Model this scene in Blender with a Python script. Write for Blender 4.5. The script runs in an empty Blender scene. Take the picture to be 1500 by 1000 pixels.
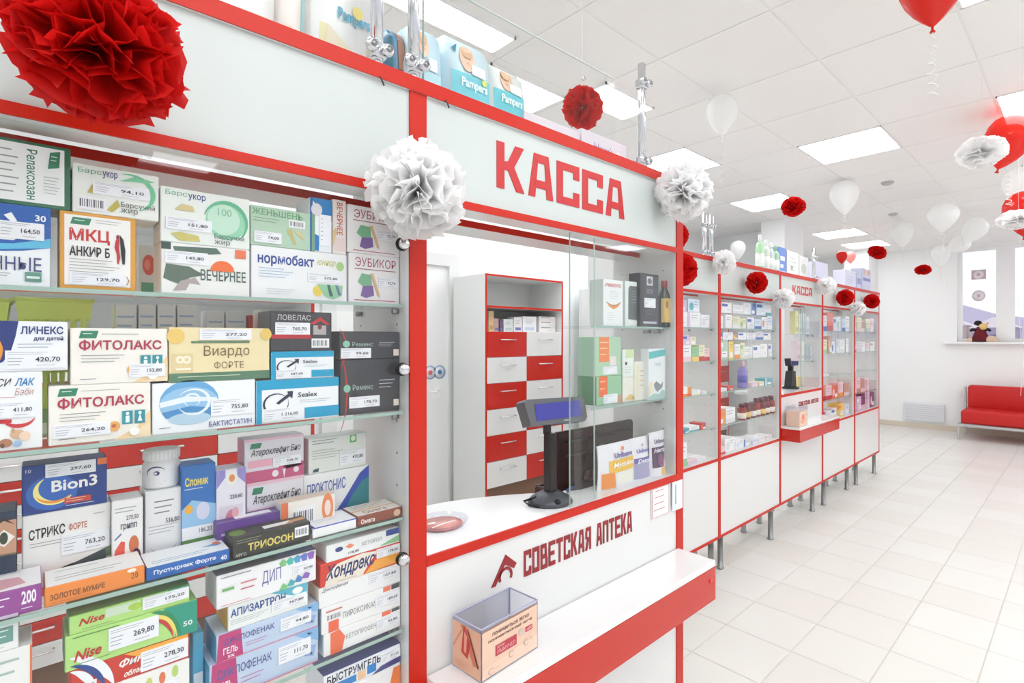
import bpy, bmesh, math, random
from mathutils import Vector, Matrix
R=random.Random(7)
SC=bpy.context.scene; COL=SC.collection
# ---------------------------------------------------------------- camera
F_,TH,HY,CX,EYE=774.27,.7764,495.14,835.3,1.487      # focal length and principal point in pixels of a 1500x1000 frame, eye height in m
cam=bpy.data.cameras.new('camera'); cam.sensor_width=36; cam.lens=F_/1500*36
cam.shift_x=-(CX-750)/1500; cam.shift_y=-(500-HY)/1500
cam.clip_start=.02; cam.clip_end=400
camo=bpy.data.objects.new('camera',cam); COL.objects.link(camo); SC.camera=camo
camo.location=(0,0,EYE); camo.rotation_euler=(math.pi/2,0,TH)
# ---------------------------------------------------------------- world, view
w=bpy.data.worlds.new('daylight'); SC.world=w; w.use_nodes=True
bg=w.node_tree.nodes['Background']; bg.inputs[0].default_value=(.84,.85,.93,1); bg.inputs[1].default_value=1.25
SC.view_settings.view_transform='Standard'; SC.view_settings.look='None'
SC.view_settings.gamma=1; SC.view_settings.use_curve_mapping=False
SC.view_settings.exposure=0.0
PANEL_W=8.15        # strength of the ceiling panels
SC.cycles.max_bounces=12; SC.cycles.diffuse_bounces=6; SC.cycles.glossy_bounces=4
SC.cycles.transparent_max_bounces=40; SC.cycles.transmission_bounces=6
SC.cycles.sample_clamp_indirect=6; SC.cycles.caustics_reflective=False; SC.cycles.caustics_refractive=False
# ---------------------------------------------------------------- helpers
def ray(px,py):
    t=(px-CX)/F_; c,s=math.cos(TH),math.sin(TH); return (-s+t*c, c+t*s, -(py-HY)/F_)
def un(px,py,X=None,Z=None,Y=None,D=None):
    d=ray(px,py); k=X/d[0] if X is not None else (Z-EYE)/d[2] if Z is not None else Y/d[1] if Y is not None else D
    return Vector((d[0]*k,d[1]*k,d[2]*k+EYE))
def lin(c): c/=255; return c/12.92 if c<=.04045 else ((c+.055)/1.055)**2.4
MATS={}
def mat(rgb,rough=.45,metal=0,name=None,spec=.5,emit=0,noise=0,coat=0):
    k=(rgb,rough,metal,emit,noise,spec,coat)
    if k in MATS: return MATS[k]
    m=bpy.data.materials.new(name or 'paint_%d_%d_%d'%rgb); m.use_nodes=True
    nt=m.node_tree; b=nt.nodes['Principled BSDF']; c=[lin(v) for v in rgb]+[1]
    b.inputs['Base Color'].default_value=c; b.inputs['Roughness'].default_value=rough; b.inputs['Metallic'].default_value=metal
    b.inputs['Specular IOR Level'].default_value=spec
    if coat: b.inputs['Coat Weight'].default_value=coat; b.inputs['Coat Roughness'].default_value=.06
    if emit: b.inputs['Emission Color'].default_value=c; b.inputs['Emission Strength'].default_value=emit
    if noise:
        n=nt.nodes.new('ShaderNodeTexNoise'); n.inputs['Scale'].default_value=abs(noise); n.inputs['Detail'].default_value=4
        tc=nt.nodes.new('ShaderNodeTexCoord'); nt.links.new(tc.outputs['Object'],n.inputs['Vector'])
        r=nt.nodes.new('ShaderNodeValToRGB'); r.color_ramp.elements[0].position=.3; r.color_ramp.elements[1].position=.7
        r.color_ramp.elements[0].color=[v*.93 for v in c[:3]]+[1]; r.color_ramp.elements[1].color=[min(1,v*1.03) for v in c[:3]]+[1]
        nt.links.new(n.outputs[0],r.inputs[0]); nt.links.new(r.outputs[0],b.inputs['Base Color'])
        bp=nt.nodes.new('ShaderNodeBump'); bp.inputs['Strength'].default_value=.05; nt.links.new(n.outputs[0],bp.inputs['Height']); nt.links.new(bp.outputs[0],b.inputs['Normal'])
    MATS[k]=m; return m
def glassmat(name,tint,base,gain,trans=1.0):
    m=bpy.data.materials.new(name); m.use_nodes=True; nt=m.node_tree; nt.nodes.clear()
    o=nt.nodes.new('ShaderNodeOutputMaterial'); t=nt.nodes.new('ShaderNodeBsdfTransparent'); g=nt.nodes.new('ShaderNodeBsdfGlossy')
    t.inputs[0].default_value=tint+(1,); g.inputs['Roughness'].default_value=.02
    lw=nt.nodes.new('ShaderNodeLayerWeight'); lw.inputs[0].default_value=.5
    p=nt.nodes.new('ShaderNodeMath'); p.operation='POWER'; p.inputs[1].default_value=4
    q=nt.nodes.new('ShaderNodeMath'); q.operation='MULTIPLY_ADD'; q.inputs[1].default_value=gain; q.inputs[2].default_value=base
    mx=nt.nodes.new('ShaderNodeMixShader')
    nt.links.new(lw.outputs['Facing'],p.inputs[0]); nt.links.new(p.outputs[0],q.inputs[0]); nt.links.new(q.outputs[0],mx.inputs[0])
    nt.links.new(t.outputs[0],mx.inputs[1]); nt.links.new(g.outputs[0],mx.inputs[2]); nt.links.new(mx.outputs[0],o.inputs[0]); return m
def thinmat(name,rgb,transl=.5,alpha=1.0,rough=.6):
    m=bpy.data.materials.new(name); m.use_nodes=True; nt=m.node_tree; b=nt.nodes['Principled BSDF']; c=[lin(v) for v in rgb]+[1]
    b.inputs['Base Color'].default_value=c; b.inputs['Roughness'].default_value=rough
    t=nt.nodes.new('ShaderNodeBsdfTranslucent'); t.inputs[0].default_value=c; mx=nt.nodes.new('ShaderNodeMixShader'); mx.inputs[0].default_value=transl
    o=nt.nodes['Material Output']; nt.links.new(b.outputs[0],mx.inputs[1]); nt.links.new(t.outputs[0],mx.inputs[2])
    last=mx
    if alpha<1:
        tr=nt.nodes.new('ShaderNodeBsdfTransparent'); m2=nt.nodes.new('ShaderNodeMixShader'); m2.inputs[0].default_value=1-alpha
        nt.links.new(mx.outputs[0],m2.inputs[1]); nt.links.new(tr.outputs[0],m2.inputs[2]); last=m2
    nt.links.new(last.outputs[0],o.inputs[0]); return m
WHITE=(226,227,226)
M_white=mat(WHITE,.28,name='white_laminate',coat=.3); M_red=mat((198,34,12),.4,name='red_edging',spec=.35)
M_redg=mat((196,30,12),.25,name='red_gloss_laminate',coat=.3,spec=.4)
M_header=mat((202,210,207),.38,name='header_glossy_panel')
M_chrome=mat((215,217,220),.14,1,name='chrome'); M_steel=mat((150,152,152),.35,.85,name='brushed_steel')
M_black=mat((22,20,20),.4,name='black_plastic'); M_glass=glassmat('clear_glass',(.99,.995,.993),.022,.30)
M_edge=mat((160,186,176),.15,name='glass_cut_edge'); M_edge2=mat((196,214,206),.15,name='pale_glass_edge'); M_acry=glassmat('acrylic',(.93,.94,.97),.04,.3)
M_shelf=glassmat('shelf_glass',(.975,.99,.985),.03,.25)
class MB:
    def __init__(s): s.v=[];s.f=[];s.m=[];s.mats=[];s.sm=[]
    def mi(s,m):
        if m not in s.mats: s.mats.append(m)
        return s.mats.index(m)
    def add(s,vs,fs,m,smooth=False):
        o=len(s.v); k=s.mi(m); s.v+= [tuple(v) for v in vs]
        for f in fs: s.f.append([o+i for i in f]); s.m.append(k); s.sm.append(smooth)
        return s
    def box(s,x0,x1,y0,y1,z0,z1,m,ch=0):
        x0,x1=min(x0,x1),max(x0,x1);y0,y1=min(y0,y1),max(y0,y1);z0,z1=min(z0,z1),max(z0,z1)
        if ch<=0:
            v=[(x,y,z) for z in (z0,z1) for y in (y0,y1) for x in (x0,x1)]
            return s.add(v,[(0,2,3,1),(4,5,7,6),(0,1,5,4),(2,6,7,3),(0,4,6,2),(1,3,7,5)],m)
        bm=bmesh.new(); bmesh.ops.create_cube(bm,size=1)
        for q in bm.verts: q.co=((x0+x1)/2+q.co.x*(x1-x0),(y0+y1)/2+q.co.y*(y1-y0),(z0+z1)/2+q.co.z*(z1-z0))
        bmesh.ops.bevel(bm,geom=list(bm.edges),offset=min(ch,(x1-x0)*.4,(y1-y0)*.4,(z1-z0)*.4),segments=1 if ch<.008 else 3,affect='EDGES',profile=.5)
        bm.verts.index_update(); s.add([q.co for q in bm.verts],[[q.index for q in f.verts] for f in bm.faces],m,ch>=.008); bm.free(); return s
    def prism(s,poly,x0,x1,m,axis='x'):   # polygon in the two other axes, extruded along axis
        n=len(poly); mk={'x':lambda a,b,t:(t,a,b),'y':lambda a,b,t:(a,t,b),'z':lambda a,b,t:(a,b,t)}[axis]
        v=[mk(a,b,x0) for a,b in poly]+[mk(a,b,x1) for a,b in poly]
        return s.add(v,[list(range(n))[::-1],list(range(n,2*n))]+[[i,(i+1)%n,n+(i+1)%n,n+i] for i in range(n)],m)
    def lathe(s,prof,c,m,n=20,axis='z',sx=1,sy=1):
        vs=[];fs=[]
        for r,h in prof:
            for i in range(n):
                a=2*math.pi*i/n; p=(r*math.cos(a)*sx,r*math.sin(a)*sy,h)
                if axis=='x': p=(h,p[0],p[1])
                if axis=='y': p=(p[0],h,p[1])
                vs.append((c[0]+p[0],c[1]+p[1],c[2]+p[2]))
        k=len(prof)
        for j in range(k-1):
            for i in range(n): fs.append((j*n+i,j*n+(i+1)%n,(j+1)*n+(i+1)%n,(j+1)*n+i))
        fs.append(tuple(range(n))[::-1]); fs.append(tuple((k-1)*n+i for i in range(n)))
        return s.add(vs,fs,m,True)
    def tube(s,pts,r,m,n=8):
        pts=[Vector(p) for p in pts]; vs=[];fs=[]
        for i,p in enumerate(pts):
            d=(pts[min(i+1,len(pts)-1)]-pts[max(i-1,0)]).normalized(); a=d.orthogonal().normalized() if i==0 else (a-d*a.dot(d)).normalized(); b=d.cross(a)
            rr=r[i] if isinstance(r,(list,tuple)) else r
            for k in range(n): t=2*math.pi*k/n; vs.append(p+a*math.cos(t)*rr+b*math.sin(t)*rr)
        for j in range(len(pts)-1):
            for k in range(n): fs.append((j*n+k,j*n+(k+1)%n,(j+1)*n+(k+1)%n,(j+1)*n+k))
        fs.append(tuple(range(n))[::-1]); fs.append(tuple((len(pts)-1)*n+k for k in range(n)))
        return s.add(vs,fs,m,True)
    def mesh(s,name):
        me=bpy.data.meshes.new(name); me.from_pydata(s.v,[],s.f)
        for m in s.mats: me.materials.append(m)
        me.polygons.foreach_set('material_index',s.m); me.polygons.foreach_set('use_smooth',s.sm); me.update(); return me
    def build(s,name,parent=None,loc=None,rot=None,label=None,cat=None,group=None,kind=None):
        return link(s.mesh(name),name,parent,loc,rot,label,cat,group,kind)
def tag(o,label=None,cat=None,group=None,kind=None):
    if label: o['label']=label
    if cat: o['category']=cat
    if group: o['group']=group
    if kind: o['kind']=kind
    return o
def link(me,name,parent=None,loc=None,rot=None,label=None,cat=None,group=None,kind=None):
    o=bpy.data.objects.new(name,me); COL.objects.link(o)
    if parent: o.parent=parent
    if loc is not None: o.location=loc
    if rot is not None: o.rotation_euler=rot
    return tag(o,label,cat,group,kind)
def thing(name,label,cat,loc=(0,0,0),rz=0,group=None):
    return link(None,name,None,loc,(0,0,rz),label,cat,group)
# flat text outlines (the built-in font) as polygons, cached
TXT={}
from mathutils.geometry import tessellate_polygon
def outlines(s,shear):
    """closed contours of a line of text"""
    cu=bpy.data.curves.new('t','FONT'); cu.body=s; cu.resolution_u=2; cu.shear=shear; cu.fill_mode='NONE'
    o=bpy.data.objects.new('t',cu); COL.objects.link(o); dg=bpy.context.evaluated_depsgraph_get(); dg.update()
    me=o.evaluated_get(dg).to_mesh(); co=[tuple(v.co[:2]) for v in me.vertices]; nx={}
    for e in me.edges: nx.setdefault(e.vertices[0],[]).append(e.vertices[1]); nx.setdefault(e.vertices[1],[]).append(e.vertices[0])
    o.evaluated_get(dg).to_mesh_clear(); bpy.data.objects.remove(o); bpy.data.curves.remove(cu)
    # contours keep the vertex order of the curve, so the winding survives
    seen=set(); loops=[]
    for i in range(len(co)):
        if i in seen or i not in nx: continue
        lp=[i]; seen.add(i); c=i
        while True:
            n=[k for k in nx[c] if k not in seen]
            if not n: break
            c=(c+1) if (c+1) in n else n[0]; seen.add(c); lp.append(c)
        if len(lp)>2: loops.append([co[k] for k in lp])
    return loops
def text_geo(s,bold=0,shear=0):
    k=(s,bold,shear)
    if k in TXT: return TXT[k]
    loops=outlines(s,shear); area=lambda l:sum(l[i-1][0]*l[i][1]-l[i][0]*l[i-1][1] for i in range(len(l)))/2
    if not loops: TXT[k]=([],[]); return TXT[k]
    ar=[area(l) for l in loops]; big=max(range(len(loops)),key=lambda i:abs(ar[i])); sg=1 if ar[big]>0 else -1
    outer=[i for i in range(len(loops)) if ar[i]*sg>0]; holes=[i for i in range(len(loops)) if ar[i]*sg<=0]
    def inside(p,l):
        c=False
        for i in range(len(l)):
            (x0,y0),(x1,y1)=l[i-1],l[i]
            if (y0>p[1])!=(y1>p[1]) and p[0]<(x1-x0)*(p[1]-y0)/(y1-y0)+x0: c=not c
        return c
    own={i:[] for i in outer}
    for h in holes:
        c=[i for i in outer if inside(loops[h][0],loops[i])]
        if c: own[min([i for i in c if all(inside(q,loops[i]) for q in loops[h][::3])] or c,key=lambda i:abs(ar[i]))].append(h)
    def fat(l):      # thicken a stroke: move each corner outwards
        if not bold: return l
        n=len(l); out=[]
        for i in range(n):
            e0=Vector(l[i])-Vector(l[i-1]); e1=Vector(l[(i+1)%n])-Vector(l[i]); e0=e0.normalized() if e0.length>1e-9 else e1.normalized(); e1=e1.normalized() if e1.length>1e-9 else e0
            nn=Vector((e0.y+e1.y,-e0.x-e1.x)); nn=nn.normalized() if nn.length>1e-6 else Vector((e1.y,-e1.x)); k=1/max(.5,nn.dot(Vector((e1.y,-e1.x))))
            out.append((l[i][0]+nn.x*bold*.5*k*sg,l[i][1]+nn.y*bold*.5*k*sg))
        return out
    vs=[];fs=[];bb=[]
    for i in outer:
        pl=[[Vector((x,y,0)) for x,y in fat(loops[j])] for j in [i]+own[i]]; o=len(vs)
        xx=[v.x for v in pl[0]]; q=(min(xx),max(xx)); lay=1 if any(q[0]<b-.01 and q[1]>a+.01 for a,b in bb) else 0; bb.append(q)
        vs+=[(v.x,v.y,lay) for l in pl for v in l]; fs+=[[o+a for a in t] for t in tessellate_polygon(pl)]
    xs=[v[0] for v in vs]; ys=[v[1] for v in vs]; x0,x1,y0,y1=min(xs),max(xs),min(ys),max(ys)
    vs=[((a-x0)/(x1-x0+1e-9),(b-y0)/(y1-y0+1e-9),c) for a,b,c in vs]
    TXT[k]=(vs,fs); return TXT[k]
def front(w,h,ox=0,oy=0,oz=0):      # (u,v,lift) on a face looking along +x
    return lambda u,v,l:(ox+l,oy+u*w,oz+v*h)
def topface(w,d,h): return lambda u,v,l:(-v*d,u*w,h+l)
def sideface(d,h): return lambda u,v,l:(-u*d*1.0,-l,v*h)   # the face looking along -y, u from front edge backwards
def draw(mb,P,items,lift=.0003):
    """prints: r rect, p polygon, e ellipse, t text, ln fine print, bar bar code; coordinates are fractions of the face"""
    l=lift
    for it in items:
        k=it[0]
        if k=='r': _,a,b,c,d,col=it; mb.add([P(a,b,l),P(c,b,l),P(c,d,l),P(a,d,l)],[(0,1,2,3)],mat(col))
        elif k=='p': pts,col=it[1],it[2]; mb.add([P(a,b,l) for a,b in pts],[list(range(len(pts)))],mat(col))
        elif k=='e':
            _,a,b,ra,rb,col=it[:6]; a0,a1=(it[6],it[7]) if len(it)>6 else (0,360)
            pts=[(a+ra*math.cos(math.radians(a0+(a1-a0)*i/20)),b+rb*math.sin(math.radians(a0+(a1-a0)*i/20))) for i in range(20 if a1-a0==360 else 21)]
            mb.add([P(x,y,l) for x,y in pts],[list(range(len(pts)))],mat(col))
        elif k=='arc':   # crescent stroke: cx,cy,ra,rb,width,a0,a1
            _,a,b,ra,rb,wd,a0,a1,col=it; n=18; q=[]
            for i in range(n+1):
                t=math.radians(a0+(a1-a0)*i/n); f=wd*math.sin(math.pi*(i+.6)/(n+1.2))
                q.append((a+ra*math.cos(t),b+rb*math.sin(t))); q.append((a+ra*(1-f)*math.cos(t),b+rb*(1-f)*math.sin(t)))
            mb.add([P(x,y,l) for x,y in q],[(2*i,2*i+2,2*i+3,2*i+1) for i in range(n)],mat(col))
        elif k=='t':
            s,a,b,c,d,col=it[1:7]; st=it[7] if len(it)>7 else ''
            vs,fs=text_geo(s,.05 if 'b' in st else .022 if 'm' in st else 0,.3 if 'i' in st else 0)
            if 'v' in st: q=[P(a+(c-a)*y,d-(d-b)*x,l+z*6e-5) for x,y,z in vs]      # reads downwards
            elif 'V' in st: q=[P(c-(c-a)*y,b+(d-b)*x,l+z*6e-5) for x,y,z in vs]    # reads upwards
            else: q=[P(a+(c-a)*x,b+(d-b)*y+(it[8]*(x) if len(it)>8 else 0),l+z*6e-5) for x,y,z in vs]
            mb.add(q,fs,mat(col))
        elif k=='ln':
            _,a,b,c,d,n,col=it
            for i in range(n):
                y=d-(d-b)*(i+.2)/n; e=a+(c-a)*(.62+.38*((i*37+n*13)%10)/10); hh=(d-b)/n*.2
                mb.add([P(a,y-hh,l),P(e,y-hh,l),P(e,y,l),P(a,y,l)],[(0,1,2,3)],mat(col))
        elif k=='bar':
            _,a,b,c,d=it; mb.add([P(a,b,l),P(c,b,l),P(c,d,l),P(a,d,l)],[(0,1,2,3)],mat((240,240,242)))
            for i in range(11):
                x=a+(c-a)*(.08+.84*i/11); ww=(c-a)*(.025 if i%3 else .045)
                mb.add([P(x,b+(d-b)*.2,l+.0002),P(x+ww,b+(d-b)*.2,l+.0002),P(x+ww,b+(d-b)*.8,l+.0002),P(x,b+(d-b)*.8,l+.0002)],[(0,1,2,3)],mat((60,60,80)))
        l+=.00012
    return l
TAGC=(240,242,247)
def price_tag(P,a,b,c,d,txt,parent,lift=.0022,vert=False):
    m=MB(); l=lift
    # a sticker with a little thickness
    q=[P(a,b,0),P(c,b,0),P(c,d,0),P(a,d,0),P(a,b,l),P(c,b,l),P(c,d,l),P(a,d,l)]
    m.add(q,[(4,5,6,7),(0,1,5,4),(1,2,6,5),(2,3,7,6),(3,0,4,7)],mat(TAGC))
    W,H=c-a,d-b
    its=[('ln',a+W*.04,b+H*.72,a+W*.8,b+H*.92,2,(150,150,165)),('ln',a+W*.04,b+H*.1,a+W*.3,b+H*.62,3,(165,165,180)),('ln',a+W*.5,b+H*.08,a+W*.92,b+H*.2,1,(150,150,165))]
    if txt: its.append(('t',txt,a+W*.48,b+H*.32,a+W*.9,b+H*.62,(55,52,70),'m'))
    if vert: its=[('ln',a+W*.1,b+H*.1,a+W*.3,b+H*.9,6,(165,165,180))]+([('t',txt,a+W*.4,b+H*.2,a+W*.65,b+H*.75,(55,52,70),'vm')] if txt else [])
    draw(m,P,its,l+.0002); return m.build('price_sticker',parent)
# ================================================================ the room
CEIL=2.963; END=10.3; XL=-3.95; XR=4.2; YB=-3.4
def struct(mb,name,parent=None): return mb.build(name,parent,kind=None if parent else 'structure')
M_wall=mat((246,247,247),.7,name='wall_paint'); M_tile=[mat(c,.3,name='floor_tile_glaze') for c in ((229,227,221),(231,229,224),(227,224,217))]
M_grout=mat((212,209,202),.8,name='grout'); M_ctile=mat((247,246,244),.8,name='ceiling_tile_face'); M_grid=mat((242,241,238),.5,name='ceiling_grid')
floor=struct(MB().box(XL-.1,XR+.1,YB-.1,END+.1,-.12,-.004,M_grout),'floor')
# 33 cm tiles: nearest ones are parts, the rest one part
T=1/3.; tiles=[]
i0=math.floor((XL+.345)/T); 
for i in range(i0,math.ceil((XR+.345)/T)):
    for j in range(math.floor((YB-2.86)/T),math.ceil((END-2.86)/T)):
        x=-.345+i*T; y=2.86+j*T; cx,cy=x+T/2,y+T/2
        Dp=.7134*cy-.7007*cx; Rr=.7007*cy+.7134*cx
        if Dp>.3:
            px=CX+F_*Rr/Dp; py=HY+F_*EYE/Dp; vis=-60<px<1560 and py<1060 and cx>-2.3
        else: vis=False
        tiles.append((0 if vis else 1,Dp,x,y))
tiles.sort(); near=[t for t in tiles if t[0]==0][:290]; rest=tiles[len(near):]
tm=[]
for m in M_tile:
    b=MB(); g=.0022; v=[(g,g,-.004),(T-g,g,-.004),(T-g,T-g,-.004),(g,T-g,-.004),(g+.0012,g+.0012,0),(T-g-.0012,g+.0012,0),(T-g-.0012,T-g-.0012,0),(g+.0012,T-g-.0012,0)]
    b.add(v,[(4,5,6,7),(0,1,5,4),(1,2,6,5),(2,3,7,6),(3,0,4,7)],m); tm.append(b.mesh('floor_tile'))
for _,_,x,y in near: link(R.choice(tm),'floor_tile',floor,(x,y,0))
b=MB()
for _,_,x,y in rest: b.add([(x+.002,y+.002,0),(x+T-.002,y+.002,0),(x+T-.002,y+T-.002,0),(x+.002,y+T-.002,0)],[(0,1,2,3)],M_tile[0])
b.build('floor_tiles',floor,kind='stuff')
# walls
struct(MB().box(XL-.12,XL,YB,END,0,CEIL,M_wall),'wall_left'); struct(MB().box(XL,XR,YB-.12,YB,0,CEIL,M_wall),'wall_near')
b=MB(); b.box(XR,XR+.12,YB,END,0,.8,M_wall); b.box(XR,XR+.12,YB,END,2.75,CEIL,M_wall)
RW=[-3.4,-3.0,-.6,-.2,2.2,2.6,5.0,5.4,7.8,8.2,10.0,END]  # piers between unseen window openings, added so daylight brightens the ceiling
for a_,c_ in zip(RW[::2],RW[1::2]): b.box(XR,XR+.12,a_,c_,.8,2.75,M_wall)
struct(b,'wall_right')
struct(MB().box(XL,-2.95,7.05,7.17,0,CEIL,M_wall),'wall_cross')
# end wall with two window openings
WX0,WX1,WZ0,WZ1=-1.50,3.4,1.43,2.90
b=MB(); b.box(XL,WX0,END,END+.14,0,CEIL,M_wall); b.box(WX0,WX1,END,END+.14,0,WZ0,M_wall); b.box(WX0,WX1,END,END+.14,WZ1,CEIL,M_wall); b.box(WX1,XR,END,END+.14,0,CEIL,M_wall)
struct(b,'wall_far')
struct(MB().box(-2.98,-2.68,6.5,7.1,0,CEIL,M_wall),'trim_1'); struct(MB().box(-3.0,-2.62,9.75,END,0,CEIL,M_wall),'trim_2')
M_base=mat((219,208,190),.5,name='baseboard_tile')
struct(MB().box(-2.62,XR,END-.012,END,0,.085,M_base),'baseboard_far'); struct(MB().box(XL,XL+.012,YB,7.05,0,.085,M_base),'baseboard_left')
# window: frame, sill, panes
M_pvc=mat((243,243,243),.3,name='window_pvc')
win=MB(); win.box(WX0,WX1,END+.05,END+.11,WZ0,WZ0+.05,M_pvc); win.box(WX0,WX1,END+.05,END+.11,WZ1-.05,WZ1,M_pvc)
for x in (WX0,-1.02-.0,-.86,-.30,1.0,2.2,WX1-.06): win.box(x,x+(.16 if x==-1.02 else .06),END+.045,END+.115,WZ0,WZ1,M_pvc)
win=win.build('window_1',kind='structure')
xs=[WX0+.06,-1.02,-.86+.06,-.30,-.24,1.0,1.06,2.2,2.26,WX1-.06]
for a,c in zip(xs[::2],xs[1::2]): MB().box(a,c,END+.075,END+.08,WZ0+.05,WZ1-.05,M_glass).build('window_pane',win)
MB().box(WX0-.16,WX1+.1,END-.13,END+.14,WZ0-.035,WZ0,mat((248,248,248),.25),.006).build('window_sill',win)
for k,(a,c) in enumerate(zip(RW[1::2],RW[2::2])):  # frames and glass of the unseen windows added for their daylight
    b=MB()
    for q in ((a,a+.06,.8,2.75),(c-.06,c,.8,2.75),((a+c)/2-.03,(a+c)/2+.03,.8,2.75),(a,c,.8,.86),(a,c,2.69,2.75)): b.box(XR+.03,XR+.09,*q,M_pvc)
    wn=b.build('window_%d'%(k+2),kind='structure'); MB().box(XR+.055,XR+.06,a+.06,c-.06,.86,2.69,M_glass).build('window_pane',wn)
# stickers on the pane
for nm,x,z,rnd in (('square_sticker',-1.235,2.48,0),('round_sticker',-1.235,2.15,1)):
    m=MB(); yy=END+.068
    if rnd: m.lathe([(.085,-.001),(.085,.001)],(x,yy,z),mat((222,204,212)),24,'y'); m.lathe([(.068,-.002),(.068,0)],(x,yy,z),mat((236,230,237)),24,'y')
    else: m.box(x-.09,x+.09,yy-.001,yy+.001,z-.075,z+.075,mat((196,172,184))); m.lathe([(.066,-.003),(.066,-.001)],(x,yy,z),mat((238,230,236)),24,'y')
    m.lathe([(.024,-.005),(.024,-.003)],(x,yy,z),mat((208,168,180)),16,'y'); m.build(nm,win)
# outside: hills and low houses
b=MB(); pts=[(-60,0),(-60,9),(-38,12),(-20,8.6),(-12,5.9),(-8.6,4.6),(0,3.2),(25,4),(60,6),(60,0)]
b.prism(pts,90,96,mat((206,200,220),.9),'y'); struct(b,'hills')
for x,y,wd,h,c in ((-16.5,60,3.4,3.1,(212,188,178)),(-11.5,62,3.2,2.7,(205,190,185)),(-7.4,58,3.0,2.4,(170,160,185)),(-2.5,66,5,3.6,(190,175,170)),(5,64,6,3.2,(198,185,180))):
    h0=MB().box(x,x+wd,y,y+5,0,h,mat(c,.9)).build('house',label='distant low %s house beyond the far window %s'%({212:'pinkish',205:'beige',170:'lavender',190:'brownish',198:'grey'}[c[0]],{212:'under the hill',205:'behind the plush toy',170:'near the mullion',190:'past the second pane',198:'farthest along'}[c[0]]),cat='house')
    MB().prism([(x-.2,h),(x+wd/2,h+.9),(x+wd+.2,h)],y-.2,y+5.2,mat((235,225,228),.9),'y').build('roof',h0)
    for k in range(3): MB().box(x+.4+k*wd/3.4,x+.9+k*wd/3.4,y-.05,y+.02,h*.45,h*.75,mat((110,105,125),.4)).build('window',h0)
struct(MB().box(-120,120,-120,120,-.6,-.13,mat((236,236,240),.9)),'ground')  # snow-bright ground, extended unseen all round to bounce daylight up at the ceiling
# door in the left wall behind the counter
d=MB().box(XL-.0,XL+.02,1.55,2.5,0.0,2.1,mat((236,237,236),.4)).build('door_1',kind='structure')
b=MB(); b.box(XL,XL+.05,1.45,1.55,0,2.1,M_white); b.box(XL,XL+.05,2.5,2.6,0,2.1,M_white); b.box(XL,XL+.05,1.45,2.6,2.1,2.2,M_white); b.build('door_frame',d)
b=MB(); b.box(XL+.02,XL+.028,2.38,2.42,.98,1.09,M_pvc); b.tube([(XL+.03,2.4,1.04),(XL+.07,2.4,1.04),(XL+.07,2.30,1.04)],.008,M_pvc); b.build('door_handle',d)
for k,y in enumerate((2.33,2.42)):
    m=MB(); m.lathe([(.058,0),(.058,.002)],(XL+.02,y,1.20),mat((150,175,205)),24,'x'); m.lathe([(.046,.002),(.046,.003)],(XL+.02,y,1.20),mat((225,228,235)),20,'x'); m.lathe([(.02,.003),(.02,.004)],(XL+.02,y,1.20),mat((90,130,185) if k else (215,110,115)),16,'x'); m.build('round_sticker',d)
# ---------------------------------------------------------------- ceiling
ceil=struct(MB().box(XL-.1,XR+.1,YB-.1,END+.14,CEIL+.0035,CEIL+.1,M_grid),'ceiling')
GX,GY,G=-1.623,1.725,.6
L_=[(0,4),(-2,6),(-2,3),(2,4),(2,1),(-2,10),(-2,12),(2,10),(2,7),(0,-3),(2,-2),(2,-5),(4,4),(4,1),(4,-2),(4,-5),(4,7),(4,10),(6,1),(6,4),(6,-2),(6,7),(0,-6),(-2,-5),(6,10),(8,4),(8,-2),(8,1),(8,8),(-3,2),(-3,-1),(-3,4),(3,-3),(1,-5)]  # seen panels first, then unseen panels added to brighten and even the light
M_panel=mat((250,252,255),.5,0,'led_diffuser',emit=PANEL_W)
M_panel.node_tree.nodes['Principled BSDF'].inputs['Emission Color'].default_value=(.95,.972,1.0,1)
def ceiling_light(x0,x1,y0,y1,label):
    t=thing('ceiling_light',label,'ceiling light',((x0+x1)/2,(y0+y1)/2,CEIL),0,'square light panels in the ceiling grid')
    a,c=(x1-x0)/2,(y1-y0)/2; f=MB(); w_=.008; m=mat((245,245,245),.5)
    for q in ((-a,a,-c,-c+w_),(-a,a,c-w_,c),(-a,-a+w_,-c,c),(a-w_,a,-c,c)): f.box(*q,-.004,.012,m)
    f.build('frame',t); MB().box(-a+w_,a-w_,-c+w_,c-w_,.002,.010,M_panel).build('diffuser',t)
names={(0,4):'white light panel nearest over the open floor, behind the red balloon ribbon',(-2,6):'light panel beyond the dangling red pompom over the long display row',(-2,3):'light panel behind the big white pompom at the near till corner',(2,4):'light panel beside the red balloon with the white pompom in front',(2,1):'light panel right behind the topmost red balloon',(-2,10):'small far light panel above the second till sign',(-2,12):'farthest small light panel beside the red pompom over the display end'}
skip=set(L_)
SL=[(-2.19,-2.0,.85,1.66,'long slim light strip above the nappy packs'),(-2.62,-2.28,1.72,2.28,'light panel behind the last turquoise nappy pack'),(-2.24,-1.98,2.31,2.78,'light panel cut by the red pompom behind the till sign')]
hole={(-1,-1),(-1,-2),(-2,0),(-1,0),(-2,1),(-1,1)}
for k,(i,j) in enumerate(L_): ceiling_light(GX+i*G+.012,GX+(i+1)*G-.012,GY+j*G+.012,GY+(j+1)*G-.012,names.get((i,j),'square white light panel of the ceiling grid outside the picture'))
tb=MB(); g=.0055; tb.add([(g,g,.0035),(G-g,g,.0035),(G-g,G-g,.0035),(g,G-g,.0035),(g,g,.0),(G-g,g,.0),(G-g,G-g,.0),(g,G-g,.0)],[(4,7,6,5),(0,4,5,1),(1,5,6,2),(2,6,7,3),(3,7,4,0)],M_ctile)
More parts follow.
